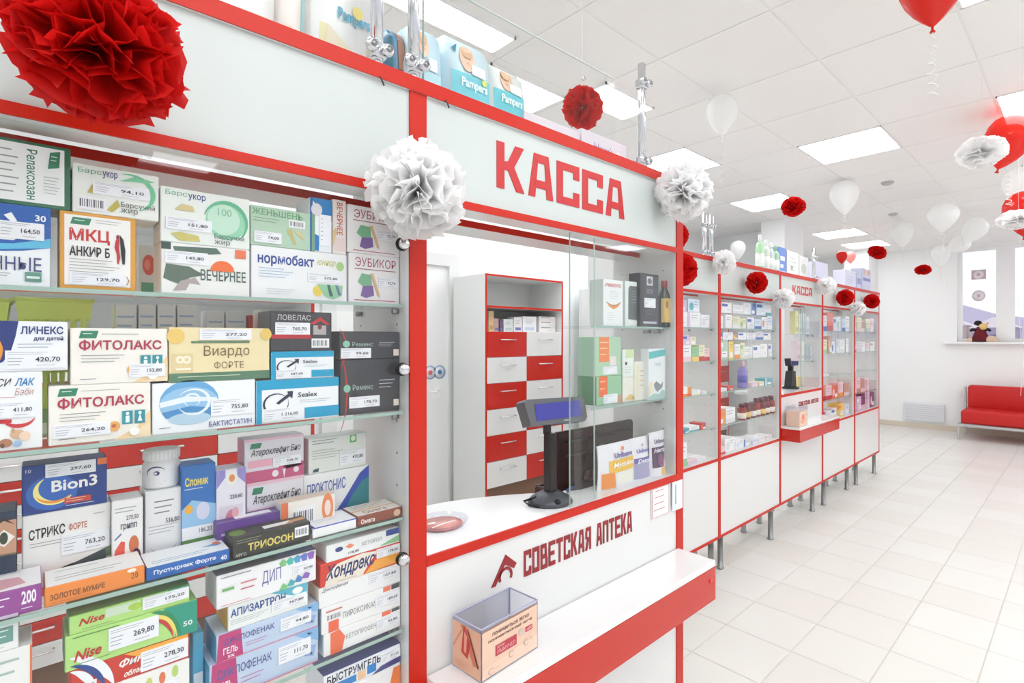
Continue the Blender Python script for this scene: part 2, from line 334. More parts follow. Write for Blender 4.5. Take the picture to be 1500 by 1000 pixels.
tme=tb.mesh('ceiling_tile')
for i in range(math.ceil((XL-GX)/G)-1,math.ceil((XR-GX)/G)):
    for j in range(math.floor((YB-GY)/G),math.ceil((END-GY)/G)):
        if (i,j) in skip: continue
        link(tme,'ceiling_tile',ceil,(GX+i*G,GY+j*G,CEIL))
for q in SL:
    ceiling_light(q[0],q[1],q[2],q[3],q[4])
for x0,x1,y0,y1,_ in SL:   # these three panels sit a little lower than the tiles
    COL.objects[-1]
for o in list(COL.objects):
    if o.get('label') in [q[4] for q in SL]: o.location.z-=.012
for px,py,rr,lab in ((1300,267,.055,'round grey ceiling diffuser beyond the square light panel'),(1308,313,.05,'small round detector on the ceiling in front of the far white balloon')):
    p=un(px,py,Z=CEIL); m=MB(); m.lathe([(rr,0),(rr,-.008),(rr*.7,-.022),(rr*.3,-.024)],(0,0,0),mat((190,190,190),.5),20); m.build('smoke_detector',None,(p.x,p.y,CEIL),label=lab,cat='detector')
# wall heater on the end wall
t=thing('wall_radiator','low flat white slatted radiator on the far wall beside the red sofa','radiator',(-1.94,END-.0,.12))
MB().box(-.28,.28,-.05,-.012,0,.30,mat((232,234,237),.4),.006).build('casing',t)
sl=MB().box(-.26,.26,-.056,-.05,-.006,.006,mat((214,217,222),.4)).mesh('slat')
for k in range(8): link(sl,'slat',t,(0,0,.03+k*.034))
# ---------------------------------------------------------------- sofa
t=thing('sofa','red upholstered sofa on a chrome frame against the far white wall','sofa',(-1.39,9.55,0))
Lw=2.05; c=mat((200,24,24),.5,name='red_upholstery',noise=30)
for nm,x0 in (('seat_cushion',.04),('seat_cushion',.04+Lw/2-.02)):
    MB().box(x0,x0+Lw/2-.025,0,.58,.235,.435,c,.035).build(nm,t)
for x0 in (.06,.06+Lw/2-.03): MB().box(x0,x0+Lw/2-.035,.47,.64,.40,.77,c,.04).build('back_cushion',t)
ch=mat((200,200,202),.3,.7)
b=MB(); b.box(0,Lw+.03,-.01,.025,.195,.232,ch,.004); b.box(0,Lw+.03,.60,.635,.195,.232,ch,.004); b.box(0,.03,0,.63,.195,.232,ch,.004); b.box(Lw,Lw+.03,0,.63,.195,.232,ch,.004); b.build('frame',t)
for x in (0,Lw): 
    for y in (-.01,.6): MB().box(x,x+.03,y,y+.035,0,.196 if y<0 else .74,ch,.004).build('leg',t)
# ================================================================ counters
XN,XF=-.9354,-1.674; ZT,ZM,ZK,ZC,ZB=1.993,1.774,1.0553,.7104,.2178
SH=[1.553,1.345,1.138,.920]
def block_letter(ch):
    s=.27
    def rc(a,b,c,d): return [(a,b),(c,b),(c,d),(a,d)]
    if ch=='К': return [rc(0,0,s,1),[(s,.42),(s,.60),(.40,.62),(.66,1),(.98,1),(.62,.52)],[(s,.42),(.62,.52),(1,0),(.70,0),(.40,.42)]]
    if ch=='А': return [[(0,0),(s,0),(.38,.84),(.22,1)],[(.22,1),(.38,.80),(.66,.80),(.80,1)],[(1,0),(1-s,0),(.64,.84),(.80,1)],rc(.26,.22,.76,.40)]
    if ch=='С': return [rc(0,0,s,1),rc(s,.82,1,1),rc(1-s,.66,1,.82),rc(s,0,1,.18),rc(1-s,.18,1,.34)]
    if ch=='О': return [rc(0,0,s,1),rc(s,.82,1-s,1),rc(1-s,0,1,1),rc(s,0,1-s,.18)]
    if ch=='В': return [rc(0,0,s,1),rc(s,.84,.86,1),rc(s,.42,.94,.58),rc(s,0,1,.16),rc(.62,.58,.88,.84),rc(.72,.16,1,.42)]
    if ch=='Е': return [rc(0,0,s,1),rc(s,.83,1,1),rc(s,.42,.88,.58),rc(s,0,1,.17)]
    if ch=='Т': return [rc(0,.82,1,1),rc(.36,0,.64,.82)]
    if ch=='Я': return [rc(1-s,0,1,1),rc(.1,.84,1-s,1),rc(.04,.5,.3,.84),rc(.3,.40,1-s,.56),[(0,0),(.28,0),(.58,.40),(.3,.46)]]
    if ch=='П': return [rc(0,0,s,1),rc(s,.82,1-s,1),rc(1-s,0,1,1)]
def lettering(mb,s,y0,y1,z0,z1,x,m,gap=.16,depth=.0015):
    n=sum(1 if c!=' ' else .6 for c in s); wl=(y1-y0)/(n+gap*(len(s)-1)); y=y0
    for c in s:
        if c==' ': y+=wl*(.6+gap); continue
        for k_,poly in enumerate(block_letter(c)): mb.prism([(y+a*wl,z0+b*(z1-z0)) for a,b in poly],x,x+depth+k_*.00015,m)
        y+=wl*(1+gap)
def counter_unit(X,Y0,Y1,kind,label,group=None,shelves=SH,back=.255,wL=.018,wR=.018,legs=(),name='display_cabinet',cat='display cabinet',headpanel=True,mid=.5):
    """front plane at x=0 of the local frame, y from 0 to the width"""
    W=Y1-Y0; t=thing(name,label,cat,(X,Y0,0),0,group)
    zb=ZK if kind=='till' else ZC+.02
    for nm,a,c in (('side_panel',0,wL),('side_panel',W-wR,W)):
        b=MB(); b.box(-back,-.003,a,c,ZB,ZT-.028,M_white)
        if nm and c==W:   # shelf pin holes
            for z in [ZC+.1+.064*k for k in range(15)]:
                for x in (-.05,-back+.04): b.lathe([(.0028,-.0008),(.0028,0)],(x,a,z),M_steel,6,'y')
        p=b.build(nm,t); MB().box(-.003,.002,a,c,ZB,ZT-.028,M_red).build('edging',p)
    MB().box(-.30,.003,0,W,ZT-.028,ZT,M_red if 0 else M_white).build('top_board',t); e=MB().box(.003,.006,0,W,ZT-.028,ZT,M_red).build('top_trim',t)
    MB().box(-.014,-.002,wL,W-wR,ZM,ZT-.028,M_header).build('header_panel',t)
    MB().box(-.065,-.002,wL,W-wR,ZM-.016,ZM,M_white).build('header_shelf',t); MB().box(-.002,.003,wL,W-wR,ZM-.016,ZM,M_red).build('header_trim',t)
    MB().box(-.25,-.149,wL,W-wR,ZM-.016,ZM,M_white).build('rear_rail',t); MB().box(-.149,-.146,wL,W-wR,ZM-.016,ZM,M_red).build('rear_trim',t)
    # lower carcass
    zt=ZK-.018 if kind=='till' else ZC
    MB().box(-.016,-.002,wL,W-wR,ZB+.016,zt,M_white).build('lower_panel',t)
    MB().box(-back,-.002,wL,W-wR,ZB,ZB+.016,M_white).build('bottom_board',t); MB().box(-.002,.003,wL,W-wR,ZB,ZB+.016,M_red).build('bottom_trim',t)
    if kind!='till':
        MB().box(-back,-.002,wL,W-wR,ZC,ZC+.018,M_white).build('base_shelf',t); MB().box(-.002,.003,wL,W-wR,ZC,ZC+.018,M_red).build('base_trim',t)
        for z in shelves:
            s=MB(); s.box(-back+.01,-.022,wL+.003,W-wR-.003,z-.006,z,M_shelf); g=s.build('glass_shelf',t)
            MB().box(-.022,-.0205,wL+.003,W-wR-.003,z-.006,z,M_edge).build('front_edge',g)
            for y in (wL,W-wR):
                pm=MB(); sgn=1 if y==wL else -1
                for x in (-.045,-back+.045): pm.lathe([(.005,0),(.006,.012*sgn)],(x,y,z-.013),M_steel,8,'y')
                pm.build('shelf_pin',t)
        # sliding glass doors, overlapping in the middle
        for k,(a,c,x) in enumerate(((wL+.002,W*(mid+.03),-.012),(W*(mid-.03),W-wR-.002,-.017))):
            p=MB().box(x,x+.004,a,c,zb+.002,ZM-.018,M_glass).build('glass_door',t)
            if X<-1.5: continue
            MB().box(x,x+.004,(c if k==0 else a-.0005),(c+.0005 if k==0 else a),zb+.002,ZM-.018,M_edge).build('glass_edge',p)
            y=c-.03 if k==1 else a+.03
    for x,y in legs:
        g=MB(); g.lathe([(.021,0),(.024,.003),(.024,.008),(.018,.010),(.018,ZB-.004),(.030,ZB-.003),(.030,ZB)],(0,0,0),M_steel,16); g.build('leg',t,(x,y-Y0,0))
    return t
U={}
NL=(-.45,.528); NK=(.528,1.47)
U['L']=counter_unit(XN,*NL,'display','near glazed display cabinet packed with cartons beside the till bay',mid=.25,legs=((-.05,-.35),(-.05,.45),(-.22,-.35),(-.22,.45)))
U['K']=counter_unit(XN,*NK,'till','near till bay with big red lettering over its service window',wR=.036,legs=((-.06,.62),(-.06,1.38),(-.22,.62),(-.22,1.38)),name='till_bay',cat='till counter',back=.26)
FA,FB,FK,FC,FD=(2.10,3.056),(3.056,3.98),(3.98,4.872),(4.872,5.763),(5.763,6.63)
U['A']=counter_unit(XF,*FA,'display',wL=.014,wR=.014,label='first white glazed cabinet of the far row, half hidden by the near till',legs=((-.03,2.2),(-.03,3.0),(-.22,2.2),(-.22,3.0)))
U['B']=counter_unit(XF,*FB,'display',wL=.014,wR=.014,label='wide glazed cabinet between two posts left of the far till',legs=((-.03,3.12),(-.01,3.83),(-.22,3.12),(-.22,3.83)))
U['K2']=counter_unit(XF,*FK,'till',wL=.014,wR=.014,label='far till bay with small red lettering and red-fronted ledge',legs=((-.03,4.71),(-.22,4.1),(-.22,4.71)),name='till_bay',cat='till counter')
U['C']=counter_unit(XF,*FC,'display',wL=.014,wR=.014,label='glazed cabinet just past the far till, yellow pack in its bottom',legs=((-.02,4.95),(-.03,5.62),(-.22,4.95),(-.22,5.62)))
U['D']=counter_unit(XF,*FD,'display',wL=.014,wR=.014,label='last glazed cabinet of the far row with pinkish purple goods',legs=((-.02,5.87),(-.02,6.50),(-.22,5.87),(-.22,6.50)))
# door knobs / locks on the near cabinet and till glass
def knob(parent,px,py,X=XN,r=.011):
    p=un(px,py,X=X+.01)-parent.location; m=MB(); m.lathe([(r*1.15,0),(r*1.15,.004)],(p.x-.010,p.y,p.z),M_black,16,'x'); m.lathe([(r,.004),(r,.012),(r*.8,.016)],(p.x-.010,p.y,p.z),M_chrome,16,'x'); m.build('lock_knob',parent)
for py in (357,541,820): knob(U['L'],592,py)
# desk top of the near till (curved back edge), shelves inside, sliding panes
kd=U['K']; o=kd.location
back=[(-.975,1.42),(-.99,1.12),(-1.03,1.05),(-1.075,1.0),(-1.115,.955),(-1.15,.90),(-1.19,.83),(-1.212,.76),(-1.225,.68),(-1.225,.55)]
poly=[(XN-.003,.546),(XN-.003,1.434)]+[(-1.19,1.434),(-1.16,1.2)]+back[2:]
poly=[(XN-.003,.547),(XN-.003,1.433),(-1.035,1.433),(-1.035,1.10)]+[(-1.06,1.035),(-1.115,.965),(-1.15,.91),(-1.19,.83),(-1.212,.76),(-1.225,.68),(-1.225,.547)]
MB().prism([(x-o.x,y-o.y) for x,y in poly],ZK-.02,ZK,mat((236,237,237),.2,name='desk_laminate',coat=.4),'z').build('desk_top',kd)
MB().box(-.003,.003,.018,.906,ZK-.02,ZK,M_red).build('desk_trim',kd)
lt=MB(); a=un(728,205,X=XN); c=un(915,319,X=XN); b0=un(733,275,X=XN); c1=un(913,262,X=XN)
lettering(lt,'КАССА',a.y-o.y,c.y-o.y,b0.z,a.z,-.002,mat((196,36,38),.35),.15); lt.build('lettering',kd)
lt=MB(); a=un(765,806,X=XN); b0=un(765,850,X=XN); c=un(926,775,X=XN)
c2=un(926,813,X=XN); m_=mat((150,30,38),.4)
lettering(lt,'СОВЕТСКАЯ АПТЕКА',a.y-o.y+.006,c.y-o.y,b0.z+.006,a.z-.004,-.0015,m_,.2)
# emblem: an angular arch over a ring
e=un(742,850,X=XN); ey=e.y-o.y; ez=b0.z+.012
lt.prism([(ey-.042,ez),(ey-.030,ez),(ey-.004,ez+.040),(ey+.022,ez+.024),(ey+.030,ez+.034),(ey-.002,ez+.062)],-.0015,0,m_)
for k in range(12):
    t0,t1=[math.radians(-30+20*(k+q)) for q in (0,1)]
    lt.prism([(ey-.002+.020*math.cos(t0),ez+.014+.020*math.sin(t0)),(ey-.002+.020*math.cos(t1),ez+.014+.020*math.sin(t1)),(ey-.002+.014*math.cos(t1),ez+.014+.014*math.sin(t1)),(ey-.002+.014*math.cos(t0),ez+.014+.014*math.sin(t0))],-.0015,0,m_)
lt.build('emblem_lettering',kd)
# ledge with red fascia
def ledge(parent,Xf,dx,y0,y1,zt,zb):
    o=parent.location
    lb=MB(); lb.box(Xf-o.x+.002,Xf-o.x+dx,y0-o.y,y1-o.y,zt-.018,zt,mat((234,234,234),.2,coat=.4),.0015); l=lb.build('ledge',parent)
    f=MB(); f.box(Xf-o.x+dx-.018,Xf-o.x+dx,y0-o.y,y1-o.y,zb,zt-.0185,M_redg); f.box(Xf-o.x+.002,Xf-o.x+dx-.018,y0-o.y,y0-o.y+.016,zb,zt-.0185,M_redg); f.box(Xf-o.x+.002,Xf-o.x+dx-.018,y1-o.y-.016,y1-o.y,zb,zt-.0185,M_redg); f.build('fascia',l)
    s=MB(); s.lathe([(.006,0),(.006,.003)],(Xf-o.x+dx,y1-o.y-.03,(zb+zt)/2+.005),mat((230,70,50),.4),12,'x'); s.build('screw_cap',l); return l
ledge(kd,XN,.1335,.546,1.44,.82,.703)
ledge(U['K2'],XF,.145,3.985,4.85,.82,.711)
k2=U['K2']; o2=k2.location
MB().box(-.38,-.003,.018,.874,ZK-.02,ZK,mat((236,237,237),.2,name='desk_laminate',coat=.4)).build('desk_top',k2); MB().box(-.003,.003,.018,.874,ZK-.02,ZK,M_red).build('desk_trim',k2)
lt=MB(); a=un(1161,417,X=XF); c=un(1190,420,X=XF); lettering(lt,'КАССА',a.y-o2.y,c.y-o2.y,un(1161,430,X=XF).z,a.z,-.002,mat((200,50,50),.35),.15); lt.build('lettering',k2)
lt=MB(); a=un(1170,592,X=XF); c=un(1199,587,X=XF); lettering(lt,'СОВЕТСКАЯ АПТЕКА',a.y-o2.y,c.y-o2.y,a.z-.018,a.z+.018,-.0015,m_,.2); lt.build('emblem_lettering',k2)
# glass of the till windows: two overlapping panes on the right half, glass shelves behind them
def till_glass(u,w0,W):
    for k,(a,c,x) in enumerate(((w0,W-.04,-.010),(w0+.10,W-.038,-.016))):
        p=MB().box(x,x+.004,a,c,ZK+.001,ZM-.018,M_glass).build('glass_pane',u)
        for y in ((a-.0009,a),): MB().box(x,x+.004,y[0],y[1],ZK+.001,ZM-.018,M_edge if k==0 else M_edge2).build('glass_edge',p)
    p=MB().box(-.022,-.018,w0+.03,w0+.055,ZK+.001,ZM-.018,M_shelf).build('glass_rail',u)
    for z in (1.522,1.296):
        s=MB().box(-.235,-.035,w0+.11,W-.04,z-.006,z,M_shelf).build('glass_shelf',u); MB().box(-.035,-.0335,w0+.11,W-.04,z-.006,z,M_edge).build('front_edge',s)
        pm=MB()
        for x in (-.07,-.11): pm.box(x-.012,x+.012,W-.052,W-.036,z-.02,z-.008,M_steel,.002)
        pm.build('shelf_bracket',u)
till_glass(kd,.959-.528,.942); till_glass(k2,.42,.89)
# notices on the near till front
nt=MB(); a=un(954,716,X=XN); c=un(981,760,X=XN); nt.box(0,.0006,a.y-o.y,c.y-o.y,un(954,762,X=XN).z,a.z,mat((236,232,232)))
P=lambda u,v,l:(l,a.y-o.y+u*(c.y-a.y),un(954,762,X=XN).z+v*(a.z-un(954,762,X=XN).z))
draw(nt,P,[('r',.04,.03,.96,.97,(190,120,120)),('r',.07,.045,.93,.955,(240,238,238)),('ln',.2,.8,.8,.9,1,(190,80,80)),('ln',.16,.6,.86,.7,1,(190,80,80)),('ln',.14,.4,.88,.5,1,(190,80,80)),('ln',.1,.2,.92,.3,1,(190,80,80))],.0008)
nt.build('framed_notice',None,(o.x,o.y,0),label='small white notice with thin red border taped to the near till front',cat='notice')
nt=MB(); y0=un(983,720,X=XN).y-o.y; y1=un(998,720,X=XN).y-o.y; z0=un(990,746,X=XN).z; z1=un(990,704,X=XN).z
nt.box(.0035,.0045,y0,y1,z0,z1,mat((232,240,246),.3)); nt.box(.0045,.0052,y0+(y1-y0)*.3,y0+(y1-y0)*.36,z0+.02,z1-.01,mat((120,150,190)))
nt.build('paper_pocket',None,(o.x,o.y,0),label='pale blue paper strip stuck over the red post of the near till',cat='notice')
# cable hooks under the top trim
for px,py in ((556,112),(652,146)):
    p=un(px,py,X=XN+.004); MB().tube([(p.x-.006,p.y,p.z),(p.x+.003,p.y,p.z-.002),(p.x+.006,p.y+.002,p.z-.009),(p.x+.004,p.y+.007,p.z-.016)],.0016,mat((70,70,70),.3,.6),6).build('hook',None,label='little dark wire hook under the top trim %s'%('of the near display cabinet' if px<600 else 'of the near till bay'),cat='hook')
# ---------------------------------------------------------------- back cabinets of drawers behind the counter
def back_cabinet(X,Y0,W,cols,rows,zt,dh,label,shelfz,side=True,first=0,depth=.45,z0=None):
    t=thing('drawer_cabinet',label,'drawer cabinet',(X,Y0,0)); zdr=z0 if z0 else zt-.46
    zend=zdr-rows*dh
    for a,c in ((0,.016),(W-.016,W)):
        p=MB().box(-depth,-.002,a,c,0.0,zt-.016,M_white).build('side_panel',t); MB().box(-.002,.001,a,c,0,zt-.016,M_red).build('edging',p)
    MB().box(-depth,-depth+.006,.016,W-.016,zend,zt-.016,mat((232,233,230),.5)).build('back_panel',t)
    p=MB().box(-depth,-.002,0,W,zt-.016,zt,M_white).build('top_board',t); MB().box(-.002,.001,0,W,zt-.016,zt,M_red).build('edging',p)
    for z in shelfz:
        p=MB().box(-depth+.006,-.002,.016,W-.016,z-.016,z,M_white).build('shelf',t); MB().box(-.002,.001,.016,W-.016,z-.016,z,M_red).build('edging',p)
    p=MB().box(-depth+.006,-.025,.016,W-.016,zdr-.012,zdr,M_white).build('shelf',t)
    cw=(W-.032)/cols
    for r in range(rows):
        for c in range(cols):
            red=(r+c+first)%2==0; y=.016+c*cw; z=zdr-(r+1)*dh
            d=MB().box(-.02,0,y+.0015,y+cw-.0015,z+.0015,z+dh-.0015,M_redg if red else M_white,.0012).build('drawer',t)
            h=MB(); hz=z+dh*.68; h.tube([(0,y+cw*.32,hz),(.022,y+cw*.32,hz),(.022,y+cw*.68,hz),(0,y+cw*.68,hz)],.0045,mat((225,222,220),.25,.6),6); h.build('handle',d)
    MB().box(-depth+.02,-.03,.016,W-.016,.0,zend,mat((120,90,72),.6)).build('plinth',t)
    return t
CB=[back_cabinet(-3.4,2.506,.862,2,6,2.0,.2085,'tall white cabinet with red and white chequered drawers behind the till window',(1.747,),z0=1.541),
    back_cabinet(-3.4,4.05,.86,2,6,2.0,.2085,'second chequered drawer cabinet glimpsed behind the till glass shelves',(1.747,),z0=1.541,first=1),
    back_cabinet(-2.80,-.63,1.632,4,13,2.0,.089,'wide red and white chequered drawer cabinet behind the near display shelves',(1.674,),z0=1.409),
    back_cabinet(-3.4,5.6,.86,2,6,2.0,.2085,'drawer cabinet behind the far till window',(1.747,),z0=1.541,first=1)]
# goods standing in the open shelf of the chequered cabinet
def carton(name,label,cat,loc,d,w,h,body,prints=(),side=None,rz=0,group=None,ch=.0012,sideprints=(),topprints=(),price=None,pn='printed_front'):
    """loc = lower front corner (y small); box reaches back by d"""
    t=MB(); t.box(-d,0,0,w,0,h,mat(body,.4),ch)
    if side:
        t.add([(-d+.002,-.0003,.001),(-.002,-.0003,.001),(-.002,-.0003,h-.001),(-d+.002,-.0003,h-.001)],[(0,1,2,3)],mat(side,.4))
        t.add([(-d+.002,w+.0003,.001),(-.002,w+.0003,.001),(-.002,w+.0003,h-.001),(-d+.002,w+.0003,h-.001)],[(3,2,1,0)],mat(side,.4))
    ob=t.build(name,None,loc,(0,0,rz),label,cat,group)
    if prints: m=MB(); draw(m,front(w,h),prints); m.build(pn,ob)
    if topprints: m=MB(); draw(m,topface(w,d,h),topprints); m.build('printed_top',ob)
    if sideprints: m=MB(); draw(m,sideface(d,h),sideprints); m.build('printed_side',ob)
    for q in (price or ()):
        face=topface(w,d,h) if (len(q)>5 and 't' in q[5]) else front(w,h)
        price_tag(face,q[0],q[1],q[2],q[3],q[4],ob,vert=len(q)>5 and 'v' in q[5])
    return ob
gx=-3.47
for px0,px1,yt,col,sd,nm in ((716,724,455,(226,196,150),(200,160,110),'cream and amber bottle box'),(724,731,466,(196,170,160),None,'slim brownish box'),(732,737,468,(110,96,130),None,'slim violet box'),(738,752,467,(226,236,234),(190,205,205),'pale mint box'),(753,765,464,(240,238,240),None,'white box with pink dots'),(766,786,463,(244,246,250),(205,215,235),'white box with blue marks'),):
    a=un(px0,485,X=gx); c=un(px1,485,X=gx); zt=un(px0,yt,X=gx).z
    carton('medicine_carton',nm+' in the open shelf of the chequered cabinet','carton',(gx,a.y,1.541),.1,c.y-a.y-.003,zt-1.541,col,[('r',.15,.1,.85,.3,sd or (120,120,190)),('ln',.2,.5,.8,.8,3,(150,150,170))])
for k,(z0,z1) in enumerate(((1.541,1.59),(1.5905,1.635),(1.6355,1.68))):
    a=un(790,485,X=gx); c=un(814,485,X=gx)
    carton('medicine_carton',['white carton at the bottom','middle striped carton','topmost striped carton'][k]+' of the stack in the chequered cabinet','carton',(gx,a.y,z0),.15,c.y-a.y,z1-z0,(244,240,240),[('ln',.1,.5,.9,.95,1,(70,70,75)),('ln',.5,.2,.9,.4,1,(200,130,130))])
# ================================================================ cartons in the near display
GRN=(46,130,96); NAVY=(38,46,110); GREY=(120,120,130)
TOPS={}
def place(key,label,px0,px1,yt,yb,body,prints=(),X=-.972,d=.07,rest=None,side=None,price=None,gap=.0012,**kw):
    a=un(px0,(yt+yb)/2,X=X); c=un(px1,(yt+yb)/2,X=X); zt=un(px0,yt,X=X).z
    if a.y<.5: c.y=min(c.y,.5095)
    elif a.y<1.43: c.y=min(c.y,1.4335)
    zb=rest if isinstance(rest,float) else TOPS[rest]+.0004 if rest else un(px0,yb,X=X).z
    ob=carton(kw.pop('name','medicine_carton'),label,kw.pop('cat','carton'),(X,a.y,zb),d,c.y-a.y-gap,zt-zb,body,prints,side,price=price,**kw)
    TOPS[key]=zt; return ob
S1,S2,S3,S4=[float(z)+.0003 for z in SH]
leaf=lambda a,b,c,d:[('p',[(a,b),(a+(c-a)*.12,d),(c,d),(c-(c-a)*.12,b)],GRN),('ln',a+(c-a)*.2,b+(d-b)*.3,a+(c-a)*.85,b+(d-b)*.75,1,(225,240,232))]
# --- top shelf, lower row
place('blue','white and blue carton with a white swoosh and the number thirty',-70,76,288,418,(240,244,248),[('p',[(0,.42),(.0,1),(1,1),(1,.5),(.7,.44),(.4,.41)],(16,92,178)),('p',[(0,.38),(1,.5),(1,.62),(.6,.52),(0,.48)],(92,188,226)),('p',[(.05,.66),(.3,.56),(.6,.56),(.85,.72),(.6,.64),(.3,.66)],(248,250,252)),('p',[(.5,.86),(.58,.90),(.64,.80),(.58,.78)],(248,250,252)),('t','30',.83,.82,.95,.90,(240,244,250),'b'),('ln',.78,.74,.95,.80,2,(220,230,245)),('t','ННЫЕ',.38,.19,.9,.36,(56,66,120)),('ln',.3,.1,.62,.16,2,GREY),('r',.72,.06,.9,.18,(96,150,135)),('r',.74,.10,.88,.13,(225,238,230))],rest=S1,price=[(.45,.58,.93,.79,'164,50')],side=(20,96,180))
place('mkc','white carton in orange frame with big red and black title and dancing figures',87,201,307,421,(222,158,52),[('r',.06,.05,.92,.96,(244,243,240))]+leaf(.13,.84,.40,.93)+[('ln',.45,.86,.85,.93,2,(165,165,165)),('t','МКЦ',.12,.60,.64,.79,(200,34,40),'b'),('t','АНКИР-Б',.12,.43,.64,.56,(30,30,32),'b'),('e',.745,.72,.022,.035,(150,30,34)),('p',[(.72,.69),(.77,.69),(.76,.58),(.78,.45),(.76,.36),(.74,.36),(.73,.5),(.70,.58)],(190,40,44)),('p',[(.77,.76),(.82,.70),(.85,.55),(.84,.36),(.81,.36),(.79,.5),(.78,.62)],(26,24,26)),('ln',.12,.20,.8,.40,5,(160,160,165)),('p',[(.86,.2),(.89,.14),(.86,.08),(.87,.08),(.905,.14),(.87,.2)],(180,120,60))],rest=S1,price=[(.12,.06,.84,.22,'129,70')],side=(222,158,52))
place('relax','carton standing on end, white label inside a dark green frame',-60,105,188,286,(40,108,78),[('r',.0,.06,.94,.95,(238,241,240)),('t','Релаксозан',.58,.10,.68,.88,(48,128,100),'vm'),('ln',.30,.12,.52,.86,7,(150,160,160)),('p',[(.78,.62),(.80,.88),(.90,.92),(.89,.66)],GRN),('ln',.81,.72,.88,.84,2,(225,240,232)),('ln',.74,.2,.9,.5,6,(170,175,175)),('t','243,50',.22,.25,.27,.52,(60,58,70),'vm')],rest='blue',side=(40,108,78))
place('flower','little white carton with an orange flower, set far back between two cartons',204,233,358,405,(238,240,238),[('r',.1,.05,.9,.28,(96,170,130)),('e',.5,.62,.34,.20,(232,92,62)),('e',.42,.62,.16,.10,(245,140,110))],X=-1.08,rest=S1)
place('bar1','pale green-white carton with golden flask picture resting on the orange framed carton',106,234,237,306,(236,240,234),[('t','Барс',.06,.80,.32,.93,(72,178,138)),('t','укор',.33,.76,.50,.92,(48,60,130),'m'),('arc',.66,.55,.30,.40,.22,-70,110,(112,198,152)),('p',[(.52,.76),(.7,.90),(.95,.86),(.85,.80),(.66,.79)],(120,202,158)),('p',[(.38,.12),(.50,.36),(.53,.22),(.44,.08)],(190,176,70)),('p',[(.16,.42),(.22,.62),(.25,.42)],(196,170,70)),('t','Барсучий',.54,.19,.95,.33,(72,80,80)),('t','жир',.54,.06,.74,.19,(72,80,80)),('bar',.05,.07,.38,.34)],rest='mkc',price=[(.22,.42,.88,.68,'94,10')])
place('vech','white carton with black and pale floral pattern and an orange dome',236,367,353,427,(240,240,238),[('r',.0,.86,.1,1,(60,80,76)),('p',[(.12,.93),(.6,.97),(.66,.86),(.4,.80),(.14,.82)],(86,112,98)),('p',[(.02,.30),(.05,.58),(.3,.55),(.46,.40),(.30,.33),(.22,.18),(.1,.24)],(92,110,96)),('p',[(.12,.06),(.2,.26),(.36,.34),(.42,.2),(.3,.22),(.26,.08)],(176,164,160)),('t','ВЕЧЕРНЕЕ',.42,.30,.95,.52,(70,96,86),'m'),('e',.67,.50,.14,.22,(238,112,50),0,180),('r',.82,.80,.95,.98,(236,120,72))],rest=S1,price=[(.04,.60,.5,.84,'145,80')])
place('bar2','pale green-white carton with mint sphere picture over the floral carton',235,367,271,352,(236,241,236),[('t','Барс',.05,.84,.28,.95,(72,178,138)),('t','укор',.29,.80,.48,.93,(48,60,130),'m'),('e',.72,.50,.24,.36,(150,214,178)),('e',.69,.53,.19,.29,(196,232,210)),('arc',.72,.50,.26,.40,.2,-60,170,(96,184,142)),('t','100',.62,.60,.78,.74,(130,190,160)),('p',[(.1,.16),(.2,.20),(.4,.16),(.42,.06),(.2,.04)],(206,196,110)),('p',[(.14,.60),(.22,.72),(.34,.70),(.36,.60)],(214,196,140)),('t','Барсучий',.58,.13,.93,.25,(84,96,92)),('t','жир',.58,.02,.76,.12,(84,96,92))],rest='vech',price=[(.05,.24,.55,.46,'151,80')])
place('norm','long white carton with blue title, yellow dot and green shield picture',368,509,358,433,(240,241,243),[('t','нормобакт',.06,.62,.63,.88,(44,72,150),'b'),('t','юниор',.66,.70,.87,.84,(206,206,110),'mi'),('e',.92,.74,.045,.10,(170,206,130)),('ln',.07,.38,.42,.60,4,(150,180,212)),('e',.67,.20,.055,.11,(236,208,90)),('p',[(.66,.34),(.95,.34),(.94,.12),(.84,.04),(.74,.10)],(150,200,160)),('p',[(.77,.34),(.8,.34),(.84,.1),(.80,.1)],(70,110,110)),('p',[(.86,.34),(.89,.34),(.93,.14),(.90,.12)],(90,120,150)),('ln',.14,.07,.45,.2,3,(200,200,205))],rest=S1,price=[(.56,.38,.92,.56,'275,80')])
place('ginseng','sage green carton with pale roots picture on the white blue-titled carton',367,462,299,357,(178,206,182),[('t','ЖЕНЬШЕНЬ',.02,.78,.80,.94,(112,168,128),'b'),('ln',.04,.58,.5,.72,2,(120,150,125)),('bar',.58,.56,.84,.76),('p',[(.55,.5),(.62,.52),(.66,.3),(.70,.12),(.66,.1),(.62,.26),(.56,.38)],(196,184,120)),('p',[(.66,.5),(.76,.48),(.84,.28),(.80,.26),(.74,.36),(.7,.4)],(206,196,140)),('r',.95,.0,1,1,(120,160,130))],rest='norm',price=[(.05,.08,.46,.36,'74,00')])
place('vech2','narrow blue and white carton standing beside the red-titled pale one',454,487,288,364,(238,242,246),[('p',[(0,1),(1,1),(1,.6),(.5,.62),(.3,.86)],(30,128,196)),('r',0,0,.12,1,(30,110,170)),('p',[(.1,.02),(.4,.02),(.4,.3),(.1,.34)],(20,120,190)),('e',.3,.78,.25,.12,(226,222,230))],rest='norm',price=[(.42,.12,.95,.7,'',"v")])
place('vech3','narrow pinkish white carton with red upright title',487.5,508,291,367,(240,230,226),[('t','ВЕЧЕРНЕЕ',.3,.35,.72,.95,(206,84,66),'vm'),('r',.1,.05,.9,.3,(236,216,214)),('p',[(0,.1),(.3,.4),(.2,.48),(0,.4)],(222,190,130))],rest='norm')
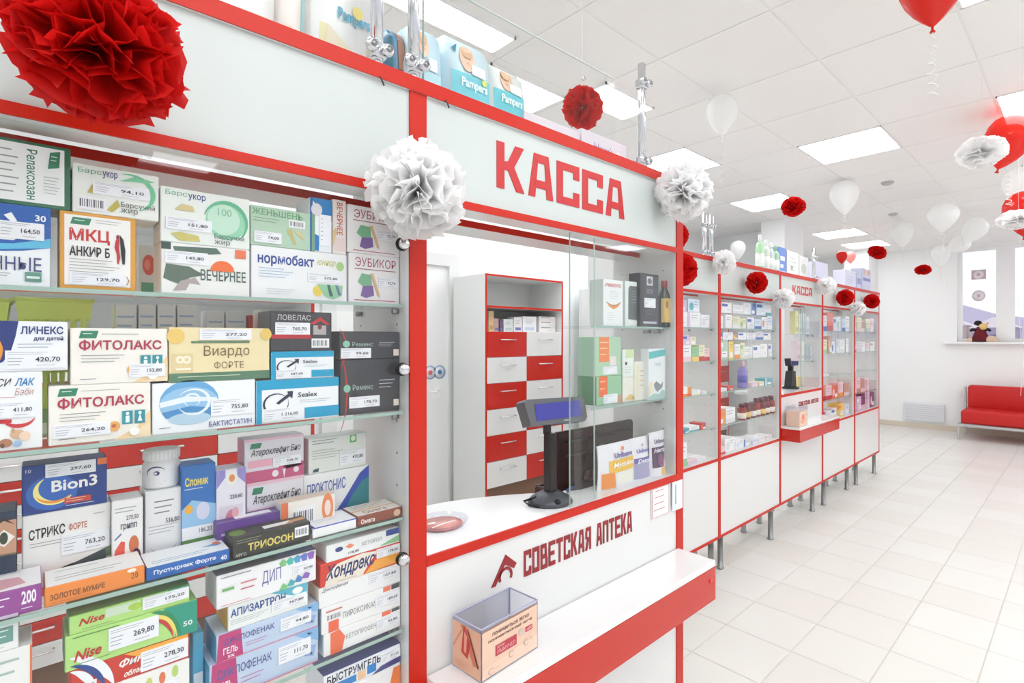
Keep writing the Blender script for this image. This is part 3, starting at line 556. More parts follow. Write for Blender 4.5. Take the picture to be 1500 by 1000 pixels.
for k,(x0,x1,yt,yb,rest) in enumerate(((511,595,369,440,S1),(509,586,298,370,'zub0'))):
    place('zub%d'%k,['crimson-titled white carton with purple flower, on the top glass shelf','upper crimson-titled carton with purple flower, partly behind white pompom'][k],x0,x1,yt,yb,(240,238,239),[('t','ЭУБИКОР',.12,.74,.92,.92,(170,44,84)),('r',.1,.68,.92,.695,(150,60,80)),('p',[(.16,.42),(.24,.60),(.42,.58),(.44,.36),(.30,.30)],(122,180,140)),('p',[(.22,.14),(.26,.34),(.46,.36),(.48,.16),(.32,.10)],(126,96,160)),('p',[(.40,.6),(.46,.62),(.56,.3),(.60,.12),(.54,.16),(.48,.36)],(216,182,138)),('r',.1,.05,.9,.065,(190,80,100))],rest=rest,price=[(.56,.34,.94,.54,'92,70')],d=.055)
# --- second shelf
ruby=(176,46,74)
def fito(k,x0,x1,yt,yb,rest,pr,lab):
    place(k,lab,x0,x1,yt,yb,(244,240,232),[('p',[(.62,.0),(1,.0),(1,.5),(.86,.2)],(244,212,164)),('p',[(.3,.0),(.75,.0),(1,.28),(1,.0)],(247,226,190))]+leaf(.08,.82,.27,.95)+[('ln',.3,.86,.82,.91,1,(170,165,165)),('t','ФИТОЛАКС',.08,.60,.93,.79,ruby,'b'),('ln',.1,.36,.55,.53,3,(150,150,155)),('r',.70,.26,.81,.50,(42,146,160)),('r',.83,.26,.94,.50,(42,146,160)),('e',.755,.45,.018,.03,(235,248,248)),('r',.735,.29,.775,.41,(235,248,248)),('e',.885,.45,.018,.03,(235,248,248)),('p',[(.86,.30),(.91,.30),(.885,.43)],(235,248,248)),('e',.62,.24,.06,.09,(232,170,92)),('e',.615,.25,.025,.035,(196,110,60)),('e',.83,.12,.055,.075,(250,248,244)),('ln',.09,.06,.3,.11,1,GREY)],rest=rest,price=pr,side=(240,226,200))
fito('f1',71,222,566,655,S2,[(.04,.12,.58,.34,'264,20')],'white carton with crimson title and orange corner, standing directly on the glass shelf')
place('basil','white carton with blue script title, teddy bear and price at the left edge',-50,64,547,663,(242,243,244),[('t','МАКСИ',.10,.82,.58,.92,(40,44,56),'mi'),('t','ЛАК',.62,.82,.90,.92,(56,140,200),'bi'),('t','Бэби',.62,.70,.88,.79,(190,150,140),'i'),('ln',.3,.66,.75,.69,1,(206,110,110)),('r',.3,.35,.58,.40,(200,50,60)),('arc',.68,.42,.22,.14,.35,190,350,(206,52,60)),('e',.66,.20,.10,.06,(214,176,140)),('e',.6,.25,.03,.03,(200,160,120)),('e',.76,.17,.08,.06,(240,210,190)),('e',.5,.10,.09,.055,(184,128,96)),('e',.46,.07,.03,.03,(120,80,60)),('e',.66,.08,.06,.04,(160,190,225))],rest=S2,price=[(.30,.42,.92,.62,'411,80')])
place('linex','white and navy carton with dark blue title, on top of the teddy bear carton',-40,101,469,546,(240,243,248),[('p',[(0,.0),(0,1),(.46,1),(.43,.7),(.38,.4),(.3,.2)],(22,46,120)),('e',.16,.42,.14,.30,(232,150,40)),('t','ЛИНЕКС',.48,.74,.95,.90,(38,56,118),'b'),('t','для детей',.62,.60,.95,.70,(60,66,110),'b'),('ln',.45,.44,.9,.56,2,(150,160,180))],rest='basil',price=[(.32,.06,.98,.42,'420,70')])
fito('f2',103,247,480,563,'f1',[(.58,.10,.97,.34,'152,80')],'white carton with crimson title and orange corner, balanced above the blue swirl carton')
place('bakt','white carton with large blue sky swirl and blue title at its foot',223,375,562,639,(240,243,246),[('e',.34,.60,.28,.44,(104,170,220)),('e',.34,.56,.28,.34,(150,196,230)),('p',[(.06,.62),(.3,.72),(.6,.66),(.6,.6),(.3,.60),(.07,.52)],(232,240,246)),('p',[(.08,.42),(.34,.52),(.61,.44),(.56,.30),(.12,.30)],(72,142,200)),('e',.34,.27,.20,.12,(176,206,226)),('arc',.38,.60,.16,.27,.2,-160,150,(236,243,250)),('arc',.36,.64,.08,.14,.3,-60,250,(230,240,248)),('t','БАКТИСТАТИН',.52,.06,.96,.17,(74,84,150),'m'),('ln',.06,.08,.2,.14,1,GREY)],rest=S2,price=[(.54,.28,.96,.62,'755,80')])
place('viardo','cream carton with dark green band and brown serif title',247.5,396,479,560,(238,222,176),[('r',0,0,1,.16,(88,126,98)),('ln',.08,.05,.9,.11,1,(206,222,196)),('r',.02,.17,.22,.52,(228,208,158)),('t','18',.06,.22,.20,.48,(250,244,224),'V'),('t','Виардо',.32,.42,.78,.66,(128,110,72)),('t','ФОРТЕ',.42,.22,.72,.36,(140,120,84)),('r',.2,.71,.78,.75,(98,134,104)),('e',.06,.84,.08,.14,(236,200,110)),('e',.96,.88,.06,.12,(230,196,104))],rest='bakt',price=[(.28,.77,.80,.98,'277,20')])
cyan=(24,160,204)
for k,(x0,x1,yt,yb,rest,pr,lab) in enumerate(((375.5,497,558,623,S2,'1 216,00','larger white and cyan carton with an arrowed ring emblem'),(398,490,515,552,'sea0','587,60','smaller white and cyan carton, under the charcoal house carton'))):
    place('sea%d'%k,lab,x0,x1,yt,yb,(242,245,248),[('r',0,.78,1,1,cyan),('r',.0,.0,.06,1,cyan),('r',.56 if k==0 else .62,.04,1,.30,cyan),('arc',.22,.44,.15,.25,.16,20,380,(56,52,76)),('p',[(.22,.46),(.36,.66),(.35,.72),(.42,.72),(.41,.54),(.38,.6),(.25,.42)],(50,46,70)),('t','Sealex',.48,.56,.72,.68,(60,60,76),'m'),('ln',.5,.40,.96,.5,2,(165,185,205))],rest=rest,price=[(.06,.05,.52,.34,pr)],side=cyan)
place('lovelas','charcoal carton with silver title and small house under a red roof',396,487,455,513,(66,64,68),[('t','ЛОВЕЛАС',.10,.78,.64,.92,(196,192,194),'m'),('p',[(.62,.70),(.80,.88),(.97,.68),(.90,.68),(.80,.78),(.70,.68)],(196,50,52)),('r',.68,.42,.90,.66,(178,172,172)),('e',.79,.62,.035,.07,(130,60,60)),('r',.02,.32,.64,.42,(190,44,50)),('bar',.65,.08,.95,.32),('r',.34,.0,.345,1,(92,90,94))],rest='sea1',price=[(.07,.42,.62,.72,'765,70')],side=(110,108,112))
for k,(x0,x1,yt,yb,rest) in enumerate(((498,586,527,607,S2),(497,586,485,527,'rem0'))):
    place('rem%d'%k,['tall dark grey carton with thin red curve at the foot of a pair','dark grey carton with thin red curve on top of its taller twin'][k],x0,x1,yt,yb,(64,64,68),[('arc',-.12,.4,.24,.8,.10,-60,60,(190,50,50)),('e',.11,.48 if k==0 else .55,.055,.07 if k==0 else .12,(140,196,170)),('t','Ременс',.2,.44 if k==0 else .46,.54,.54 if k==0 else .62,(170,190,186)),('ln',.64,.42,.92,.62,3,(200,200,204)),('r',.89,.1,.985,.22 if k==0 else .34,(236,226,214)),('r',.72,0,.725,1,(84,84,88))],rest=rest,price=[(.14,.12,.64,.32,'178,70') if k==0 else (.02,.04,.5,.4,'99,60')],side=(90,90,94))
# basket and cartons at the back of the second shelf
def basket(px0,px1,yt,X,lab):
    a=un(px0,470,X=X); c=un(px1,470,X=X); zt=un(px0,yt,X=X).z; W=c.y-a.y; Hh=zt-S2; t=thing('plastic_basket',lab,'basket',(X,a.y,S2)); m=mat((224,238,112),.4)
    ins=.018
    def wall(p0,p1,q0,q1):   # bottom edge p0-p1, top edge q0-q1 : frame with slots
        b=MB(); n=7
        def P(u,v): 
            A=Vector(p0).lerp(Vector(p1),u); B=Vector(q0).lerp(Vector(q1),u); return A.lerp(B,v)
        for v0,v1 in ((0,.32),(.46,.54),(.86,1)): b.add([P(0,v0),P(1,v0),P(1,v1),P(0,v1)],[(0,1,2,3)],m)
        for k in range(n):
            u0=k/n; u1=u0+.55/n; b.add([P(u0,.32),P(u1,.32),P(u1,.86),P(u0,.86)],[(0,1,2,3)],m)
        b.build('basket_side',t)
    D=.10; B0,B1,B2,B3=(-ins,ins,0),(-ins,W-ins,0),(-D+ins,W-ins,0),(-D+ins,ins,0); T0,T1,T2,T3=(0,0,Hh),(0,W,Hh),(-D,W,Hh),(-D,0,Hh)
    wall(B0,B1,T0,T1);wall(B1,B2,T1,T2);wall(B2,B3,T2,T3);wall(B3,B0,T3,T0)
    MB().box(-D+ins,-ins,ins,W-ins,0,.003,m).build('basket_floor',t)
    b=MB(); b.tube([T0,T1],.003,m,6); b.tube([T1,T2],.003,m,6); b.tube([T2,T3],.003,m,6); b.tube([T3,T0],.003,m,6); b.build('rim',t)
basket(22,136,437,-1.075,'yellow-green slotted plastic basket behind the navy titled carton'); basket(-60,14,437,-1.075,'second yellow-green basket cut by the frame of the photo')
for k,(x0,x1) in enumerate(((168,202),(203,230),(231,259),(260,289),(303,330),(331,362))):
    place('bk%d'%k,'slim white carton in back row of second shelf, %s'%['nearest the basket','after the one by the basket','with blue wave, nearer one','with blue wave, farther one','with navy square','with orange strip, at the end'][k],x0,x1,445+(k>3)*10,500,(240,240,242),[('ln',.1,.7,.9,.92,3,(170,190,225)),('p',[(.0,.42),(.6,.46),(1,.38),(1,.34),(.4,.36),(0,.3)],[(225,228,235),(225,228,235),(104,130,190),(104,130,190),(50,90,150),(236,160,90)][k])],X=-1.10,rest=S2,d=.05)
place('bkr','thin orange-red striped carton at the back behind the charcoal carton',364,372,461,500,(222,84,66),[('r',0,.2,1,.5,(236,150,130))],X=-1.10,rest=S2,d=.05)
place('bkg','thin green striped carton at the back beside the orange-red one',382,394,453,500,(226,238,220),[('ln',.1,.2,.95,.9,5,(150,200,150))],X=-1.10,rest=S2,d=.05)
place('bkm','green and white carton edge peeking between the teddy and crimson-titled cartons',58,72,600,655,(150,190,130),[('r',.1,.1,.9,.5,(226,232,214))],X=-1.08,rest=S2,d=.05)
# --- third shelf, standing row
XB=-1.045
place('strix','white carton with dark berry spear picture and black title',32,165,757,823,(240,239,236),[('t','СТРИКС',.07,.66,.46,.80,(34,32,36),'b',.02),('t','ФОРТЕ',.50,.70,.71,.80,(196,110,90),'b'),('ln',.08,.54,.6,.62,2,(150,148,150)),('p',[(.28,.04),(.42,.20),(.92,.36),(.94,.22),(.6,.12),(.36,.03)],(60,74,82)),('p',[(.36,.14),(.42,.22),(.56,.25),(.5,.10)],(24,30,34)),('p',[(.28,.03),(.4,.14),(.44,.06)],(40,70,50)),('p',[(.92,.36),(1,.4),(.99,.24),(.93,.24)],(90,120,80)),('ln',.78,.84,.96,.9,1,(180,180,182))],X=XB,rest=S3,price=[(.42,.38,.97,.64,'763,20')],d=.06)
place('bion','royal blue carton with glowing yellow ring and white rounded title',32,158,684,756,(26,62,140),[('e',.34,.40,.30,.36,(46,104,190)),('arc',.36,.44,.24,.30,.34,120,330,(250,240,150)),('arc',.36,.44,.22,.27,.2,200,330,(244,150,60)),('t','Bion3',.33,.40,.88,.64,(246,246,244),'b',.03),('r',.48,.12,.80,.24,(206,70,50)),('ln',.5,.13,.78,.23,2,(246,220,200)),('ln',.5,.04,.96,.1,1,(220,225,240)),('t','10',.04,.86,.1,.93,(220,225,240)),('r',.88,.86,1,1,(232,120,70))],X=XB,rest='strix',price=[(.26,.72,.86,.99,'297,60')],d=.05,side=(20,50,120))
place('eye','navy carton with a brown eye picture at the frame edge',-40,26,757,840,(30,50,76),[('r',.3,.5,1,.9,(196,150,120)),('p',[(.4,.68),(.7,.80),(.96,.70),(.72,.60)],(240,236,230)),('e',.70,.70,.10,.07,(60,70,50)),('p',[(.4,.82),(.7,.9),(.96,.84),(.7,.94)],(60,40,34)),('r',.0,.5,1,.52,(120,110,90))]+[('e',.55,.1+.1*k,.05,.02,(110,150,130)) for k in range(4)],X=XB+.012,rest=S3,d=.06)
place('cold','white carton with red swoosh and small orange mascot spot',163.5,211,735,802,(240,239,238),[('p',[(.05,.12),(.1,.3),(.3,.42),(.42,.40),(.40,.18),(.2,.06)],(226,88,70)),('e',.7,.34,.16,.13,(206,112,70)),('e',.78,.18,.14,.10,(84,44,70)),('t','грипп',.28,.56,.8,.66,(90,90,110),'b'),('ln',.1,.80,.9,.9,2,(160,160,165)),('p',[(.08,.46),(.3,.54),(.3,.51),(.1,.44)],(120,120,170)),('t','275,50',.46,.70,.85,.77,(70,66,84),'m')],X=XB+.01,rest=S3,d=.05,side=(110,110,112))
place('wb','plain white carton carrying the white pill bottle',212,268,721,790,(238,238,238),[('ln',.25,.62,.8,.86,3,(130,130,140)),('ln',.1,.36,.9,.5,3,(170,170,185)),('arc',.5,.22,.36,.14,.25,190,350,(205,205,220)),('t','536,80',.55,.50,.92,.58,(70,66,84),'m')],X=XB,rest=S3,d=.055)
# white pill bottle with ribbed cap
a=un(237,722,X=-1.07); t=thing('pill_bottle','white plastic pill bottle with ribbed cap, on the plain white carton','bottle',(-1.072,a.y,TOPS['wb']+.0005))
hb=un(237,657,X=-1.07).z-TOPS['wb']; rb=.0245
b=MB(); b.lathe([(rb*.9,0),(rb,.003),(rb,hb*.62),(rb*.86,hb*.72),(rb*.8,hb*.74)],(0,0,0),mat((238,238,238),.35),28); b.build('bottle_body',t)
b=MB(); b.lathe([(rb*.92,hb*.73),(rb*.96,hb*.74),(rb*.96,hb*.97),(rb*.9,hb)],(0,0,0),mat((244,244,244),.4),28)
for k in range(28):
    q=2*math.pi*k/28; b.tube([(rb*.97*math.cos(q),rb*.97*math.sin(q),hb*.75),(rb*.97*math.cos(q),rb*.97*math.sin(q),hb*.96)],.0008,mat((230,230,230),.4),4)
b.build('cap',t)
def wrap(rr): return lambda u,v,l:((rr+l)*math.cos((u-.5)*2.6-.75),(rr+l)*math.sin((u-.5)*2.6-.75),v*hb)
b=MB(); P=wrap(rb); 
for k in range(10): b.add([P(k/10,.06,.0003),P((k+1)/10,.06,.0003),P((k+1)/10,.6,.0003),P(k/10,.6,.0003)],[(0,1,2,3)],mat((240,240,243)))
draw(b,P,[('arc',.62,.42,.20,.18,.2,20,200,(60,66,110)),('e',.64,.42,.06,.06,(70,76,120)),('e',.62,.42,.03,.03,(235,235,240)),('ln',.25,.1,.9,.26,3,(160,160,175)),('ln',.1,.3,.35,.52,4,(222,180,160)),('ln',.05,.595,.95,.61,1,(90,96,140))],.0006); b.build('bottle_label',t)
place('blue2','blue carton with yellow title and green meadow picture',266,317,683,780,(40,110,186),[('t','Слоник',.1,.76,.78,.86,(240,220,90),'b'),('ln',.08,.7,.8,.74,1,(220,230,245)),('p',[(0,.28),(0,.5),(.3,.6),(1,.52),(1,.28)],(150,196,232)),('e',.2,.50,.12,.05,(240,176,60)),('e',.62,.46,.2,.10,(214,214,236)),('p',[(0,.0),(0,.16),(1,.24),(1,0)],(96,150,80)),('r',0,.16,1,.30,(236,238,240)),('t','186,20',.5,.21,.88,.27,(70,66,84),'m')],X=XB+.006,rest=S3,d=.045)
place('bau','pale lilac carton with pink figure and gold seal',317,361,690,772,(232,230,240),[('p',[(0,.76),(.3,.9),(.3,1),(0,1)],(150,140,206)),('p',[(1,.78),(.7,.9),(.7,1),(1,1)],(150,140,206)),('e',.52,.88,.20,.10,(240,236,228)),('e',.52,.88,.10,.05,(220,140,80)),('r',.1,.14,.9,.52,(222,214,226)),('e',.5,.34,.2,.13,(214,130,150)),('e',.64,.42,.12,.07,(226,170,180)),('t','БАЮ-БАЙ',.1,.04,.9,.12,(60,60,80),'b'),('t','220,60',.45,.60,.88,.66,(70,66,84),'m')],X=XB+.01,rest=S3,d=.045)
rose=(196,86,128)
for k,(x0,x1,yt,yb,rest) in enumerate(((361.5,446,709,765,S3),(358,446,645,707,'ath0'))):
    place('ath%d'%k,['silver and rose carton behind the purple carton, lower of a pair','silver and rose carton, upper of a pair with wavy rose foot'][k],x0,x1,yt,yb,(226,222,230),[('r',0,.94,1,1,(232,190,206)),('r',0,0,1,.26,rose),('p',[(.55,.26),(.62,.40),(.66,.20),(.72,.36),(1,.34),(1,.26)],rose),('p',[(.08,.78),(.11,.9),(.28,.9),(.25,.78)],GRN),('t','Атероклефит Био',.10,.56,.94,.76,(60,62,70),'mi',.02),('r',.06,.34,.45,.50,(236,170,190)),('e',.5,.14,.055,.08,(240,230,236)),('e',.86,.16,.05,.07,(236,220,230)),('p',[(.62,.22),(.65,.0),(.68,.22)],(236,220,230))],X=XB,rest=rest,price=[(.46,.30,.94,.52,'338,70')],d=.045,side=(206,130,160))
place('prok','white carton with blue and teal swoosh, under the grey-green one',445.5,541,697,740,(238,239,240),[('p',[(.40,0),(.62,.4),(.85,.86),(1,1),(1,.0)],(40,74,176)),('p',[(.56,0),(.72,.40),(.88,.66),(1,.76),(1,0)],(30,132,142)),('t','ПРОКТОНИС',.04,.56,.62,.80,(66,90,170),'m',.04)],X=XB,rest=S3,d=.055,side=(220,222,224))
place('grg','pale grey-green carton with small green square picture',452,537,643,695,(228,232,226),[('ln',.06,.78,.55,.94,2,(110,120,130)),('ln',.06,.36,.6,.66,4,(165,172,170)),('r',.70,.74,.82,.96,(110,180,110)),('e',.76,.86,.04,.08,(220,240,215)),('p',[(.06,.04),(.16,.04),(.17,.14),(.08,.12)],(60,90,90))],X=XB-.002,rest='prok',price=[(.52,.12,.98,.52,'470,80')],d=.045)
place('orw','orange and white carton lying behind the royal-blue edged one',412,492,738,763,(238,234,226),[('r',0,0,.12,1,(226,120,80)),('bar',.18,.15,.62,.8),('e',.85,.6,.11,.45,(236,140,90)),('e',.85,.6,.06,.24,(240,220,210))],X=-1.005,rest=S3,d=.03,topprints=[('r',.0,.0,1,1,(226,206,190))])
# --- third shelf, cartons lying flat at the front edge
def flat(key,label,px0,px1,yt,yb,spine,top,X=-.962,d=.075,prints=(),topprints=(),rest=S3,price=None,side=None):
    tp=[('r',.01,.01,.99,.99,top)]+list(topprints)
    return place(key,label,px0,px1,yt,yb,spine,prints,X=X,d=d,rest=rest,topprints=tp,price=price,side=side)
flat('p200','purple-spined carton lying at the frame edge of the third shelf',-60,63,882,912,(150,72,150),(240,236,240),prints=[('t','200',.74,.36,.93,.86,(245,240,248),'b'),('ln',.74,.1,.93,.26,1,(235,225,240)),('ln',.1,.3,.68,.8,2,(235,225,240)),('r',0,.0,.7,.12,(214,200,220))],topprints=[('p',[(.3,.05),(.8,.2),(.7,.6),(.2,.7)],(214,160,170)),('ln',.2,.75,.9,.95,1,(190,180,200))])
flat('mumi','orange-spined carton lying on the front edge of the third shelf',65,213.5,862,899,(238,140,62),(240,239,236),prints=[('t','ЗОЛОТОЕ МУМИЕ',.05,.30,.58,.60,(122,78,40),'b'),('t','20',.85,.40,.93,.72,(150,90,50),'m'),('e',.86,.86,.05,.10,(248,236,220)),('ln',.06,.1,.6,.2,1,(190,110,60))],topprints=[('ln',.1,.2,.9,.5,2,(150,150,155)),('ln',.1,.65,.7,.85,1,(190,190,195))],d=.07)
flat('pust','royal blue spined carton lying beside the orange-spined one',214.5,338,833,862,(34,100,180),(240,242,244),prints=[('t','Пустырник Форте',.08,.32,.82,.74,(235,240,248),'b'),('t','40',.88,.2,.96,.6,(235,240,248),'b')],topprints=[('ln',.08,.12,.9,.34,2,(90,130,190)),('p',[(.7,.5),(.9,.6),(.97,.5),(.9,.4)],(90,150,210)),('e',.9,.58,.05,.1,(226,120,80))],d=.07)
flat('trio','black-spined carton with yellow letters and bar code lying below the purple one',341,456,790,817,(52,52,46),(70,68,64),prints=[('t','ТРИОСОН',.18,.22,.76,.62,(222,206,110),'b',.02),('t','АРГО',.03,.06,.16,.22,(200,200,190),'m'),('bar',.78,.3,.97,.85),('ln',.04,.66,.4,.9,2,(150,150,140))],topprints=[('r',.42,.3,.8,.62,(240,238,236)),('p',[(.7,.3),(.98,.4),(.98,.7),(.8,.6)],(206,150,100)),('e',.1,.5,.1,.3,(110,140,60))],d=.05)
flat('purp','purple carton lying behind the black-spined one',318,426,768,790,(104,68,150),(98,72,140),X=-1.012,d=.035,prints=[('ln',.05,.3,.9,.7,1,(200,190,220))],topprints=[('r',.25,.2,.75,.7,(240,238,242)),('r',.0,.0,1,.12,(150,120,190))])
flat('bw','white carton with royal blue edge lying flat',458,523,774,795,(238,239,240),(238,240,244),prints=[('r',0,.9,1,1,(60,70,190))],topprints=[('r',0,.0,.05,1,(54,60,180)),('t','СТОДАЛ',.3,.62,.75,.86,(80,100,190)),('ln',.15,.25,.85,.55,2,(190,196,220)),('r',.0,.93,1,1,(90,100,200))],d=.07)
flat('omega','brown-spined carton with white oval lying at the cabinet side',524,596,757,776,(140,74,56),(232,224,214),prints=[('t','Омега',.07,.2,.37,.66,(240,235,228),'b'),('e',.88,.5,.08,.34,(222,186,160))],topprints=[('t','Омега',.2,.1,.7,.36,(150,80,60),'m'),('ln',.1,.5,.9,.9,3,(150,130,130)),('r',.0,.4,1,.46,(226,170,120))],d=.07)
# --- bottom shelf: stacks of flat cartons, front faces out
red=(190,40,40)
ngr=(178,222,128)
XS=-.968
place('wl','white carton with three fruit dots, undermost of the green carton stack',110,279,1022,1060,(240,240,236),[('e',.62,.80,.03,.10,(206,214,110)),('e',.74,.82,.03,.10,(220,120,80)),('e',.86,.86,.03,.10,(180,210,110)),('ln',.1,.6,.5,.9,2,(170,170,170))],X=XS,rest=S4,d=.08,price=[(.5,.5,.9,.72,'')])
place('fin','red carton with white letters and blue ringed corner, under the green pair',103,279,984,1020,(206,52,38),[('p',[(.42,1),(1,1),(.99,.62),(.6,.62)],(240,170,60)),('arc',.0,.0,.34,1.5,.3,0,90,(240,242,246)),('arc',.0,.0,.27,1.2,.2,0,90,(40,70,140)),('arc',.0,.0,.20,1.0,.3,0,90,(240,242,246)),('t','Финал',.38,.52,.72,.84,(246,244,240),'bi',.05),('t','облег',.42,.12,.58,.34,(246,240,236),'bi',.03),('bar',.06,.02,.2,.45),('r',.985,0,1,1,(150,40,50))],X=XS,rest='wl',d=.08,price=[(.56,.10,.985,.86,'278,30')])
place('nis2','light green carton with teal end and red title, wider lower one of the green pair',95,290,934,984,ngr,[('p',[(.82,0),(.80,.4),(.72,1),(1,1),(1,0)],(34,152,128)),('arc',.66,.0,.20,1.0,.22,0,100,(40,140,90)),('arc',.66,.0,.17,.86,.2,0,100,(240,220,110)),('arc',.66,.0,.14,.74,.2,0,100,(196,60,50)),('t','Nise',.06,.22,.25,.52,red,'bi',.04),('ln',.06,.1,.4,.17,1,(80,130,70)),('t','50 г',.88,.26,.96,.42,(225,245,240),'b'),('ln',.05,.84,.5,.95,1,(70,120,60))],X=XS,rest='fin',d=.075,price=[(.30,.24,.68,.88,'269,80')],side=(40,140,110))
place('nis1','shorter light green carton with red title, on top of the wider green one',101,279,904,932,ngr,[('r',.28,.42,.56,.9,(206,226,200)),('t','Nise',.07,.36,.27,.74,red,'bi',.04),('e',.52,.62,.06,.2,(170,206,80)),('r',.8,.86,1,1,(60,170,130)),('ln',.1,.1,.42,.2,1,(80,130,70))],X=XS,rest='nis2',d=.075,price=[(.58,.28,.99,.94,'175,20')],side=(50,150,110),topprints=[('r',0,0,1,1,(120,168,96))])
cy=(60,160,204)
for k,(x0,x1,yt,yb,rest) in enumerate(((307,467,976,1016,S4),(317,467,932,968,'dik0'))):
    place('dik%d'%k,['pale blue gel carton with crimson block, at the bottom of its stack','pale blue gel carton with crimson block, second from the stack bottom'][k],x0,x1,yt,yb,(190,208,232),[('p',[(0,0),(.02,1),(.22,1),(.24,0)],(190,58,120)),('t','ДИКЛОФЕНАК',.06,.52,.54,.80,(84,84,150),'m'),('t','ГЕЛЬ',.06,.22,.19,.46,(240,236,244),'b'),('t','5%',.1,.06,.16,.16,(240,236,244),'b'),('p',[(.75,1),(1,1),(1,.6),(.86,.8)],(130,180,224)),('p',[(.8,.5),(.86,.6),(.98,.5),(.95,.2),(.85,.3)],(150,176,220)),('ln',.26,.2,.5,.42,2,(200,130,170)),('r',.05,.0,1,.03,(230,120,150)),('p',[(.88,.94),(.9,.86),(.94,.88)],(30,50,100)),('p',[(.86,.3),(.9,.46),(.94,.3),(.93,.26),(.9,.36)],(50,70,120))],X=XS,rest=rest,d=.08,price=[(.60,.34,.92,.8,['111,70','94,80'][k])],side=cy)
place('api','white and yellow carton with blue title in the middle stack',334,452,888,926,(236,240,238),[('p',[(.5,1),(1,1),(1,.5),(.8,.62),(.66,.8)],(96,184,206)),('e',.86,.78,.07,.14,(250,250,244)),('t','АПИЗАРТРОН',.03,.52,.70,.84,(46,84,156),'b',.0),('ln',.03,.2,.5,.42,3,(170,180,180))],X=XS,rest='dik1',d=.075,price=[(.52,.2,.98,.62,'367,80')],side=(238,190,60))
place('dip','white carton with violet title and green to violet hexagon trail, topmost of its stack',317,464,844,889,(240,240,242),[('t','ДИП',.43,.30,.62,.76,(90,86,160))]+[('p',[(.60+.075*k,.86+.02*k),(.64+.075*k,.98),(.68+.075*k,.88+.02*k),(.67+.075*k,.74),(.62+.075*k,.74)],c) for k,c in enumerate(((130,200,130),(80,190,170),(80,160,210),(110,120,200),(150,100,190)))]+[('p',[(.60+.08*k,.02+.06*k),(.64+.08*k,.22+.06*k),(.69+.08*k,.10+.06*k),(.67+.08*k,0+.05*k)],c) for k,c in enumerate(((120,196,130),(70,180,180),(80,130,200),(140,100,190)))]+[('ln',.04,.82,.42,.94,1,(130,130,140)),('ln',.22,.3,.4,.66,2,(200,110,120)),('r',.05,.5,.16,.58,(120,180,110)),('ln',.04,.02,.42,.12,1,(220,140,150))],X=XS+.003,rest='api',d=.075,price=[(.74,.36,.98,.66,'367,80')],side=(232,232,234),topprints=[('r',0,0,1,1,(120,120,124)),('r',.6,.1,.98,.5,(130,150,190))])
place('ket2','white carton with orange-red block and thin grey title, bottom of the right stack',474,588,930,962,(240,240,240),[('p',[(.08,0),(.08,.95),(.19,1),(.26,.6),(.22,0)],(236,112,72)),('t','КЕТОПРОФЕН',.27,.42,.66,.66,(130,130,132)),('r',.74,.80,.86,1.0,(240,110,80)),('r',.87,.84,.985,1.0,(80,80,84))],X=XS,rest=S4,d=.08,price=[(.66,.3,.98,.74,'92,80')])
place('pir','white carton with orange-red block and thin grey title, second of the right stack',471,588,892,928,(240,240,240),[('r',.08,0,.20,.42,(236,100,66)),('bar',.05,.42,.24,.72),('t','ПИРОКСИКАМ',.25,.36,.68,.60,(130,130,132)),('r',.05,.78,.24,.84,(210,120,110)),('r',.76,.80,.86,1.0,(240,120,90)),('r',.87,.80,.985,1.0,(80,80,84))],X=XS,rest='ket2',d=.08,price=[(.66,.28,.98,.72,'180,60')])
place('dicl','plain white carton with black italic title under the orange-red carton',467,588,863,891,(240,240,241),[('t','Диклофенак',.03,.72,.34,.94,(60,60,66),'i',.04)],X=XS,rest='pir',d=.08,price=[(.58,.38,.97,.92,'107,80')])
place('hon','orange-red carton with dark blue script on a cream oval',469,587,828,862,(214,62,42),[('p',[(.05,.0),(.08,.5),(.2,.86),(.5,1),(.7,.9),(.6,.5),(.5,.0)],(238,228,214)),('p',[(.52,.0),(.66,.5),(.98,.6),(.99,.1)],(244,168,66)),('t','Хондрекс',.06,.10,.66,.86,(40,52,110),'bi',.1),('ln',.2,.03,.5,.1,1,(90,80,90))],X=XS,rest='dicl',d=.08,price=[(.68,.55,.99,.96,'178,50')],side=(200,50,40))
place('keto','slim white carton with navy corner and small orange spot, crowning the right stack',478,586,800,827,(238,240,240),[('r',.80,.60,.99,.98,(42,76,150)),('p',[(.7,.1),(.99,.5),(.99,.1)],(140,196,140)),('e',.16,.62,.05,.14,(50,70,130)),('p',[(.24,.66),(.3,.8),(.36,.62),(.3,.5)],(236,140,100)),('t','КЕТОРОЛ',.46,.44,.74,.68,(150,160,160)),('t','118,80',.28,.14,.42,.32,(70,66,84),'m')],X=XS,rest='hon',d=.07)
B0=ZC+.0185
place('und','white carton with orange corner on the cabinet base',474,597,1024,1060,(240,240,240),[('p',[(.82,.6),(.9,.98),(1,.98),(1,.5)],(236,130,70)),('ln',.1,.6,.7,.9,2,(170,170,180))],X=XS,rest=B0,d=.09)
place('bys','white and blue carton with bold black title and navy top, under the bottom shelf',474,597,991,1024,(238,241,246),[('t','БЫСТРУМГЕЛЬ',.04,.52,.72,.90,(24,34,60),'b',.0),('r',.05,.14,.40,.46,(40,130,200)),('r',.42,.12,.52,.5,(236,196,150)),('r',.54,.2,.66,.6,(40,130,200)),('e',.78,.6,.05,.2,(240,190,150)),('p',[(.6,.06),(.72,.3),(1,.4),(1,.1)],(70,70,130))],X=XS,rest='und',d=.085,price=[(.72,.4,.99,.86,'371,50')],topprints=[('r',0,0,1,1,(84,90,140))])
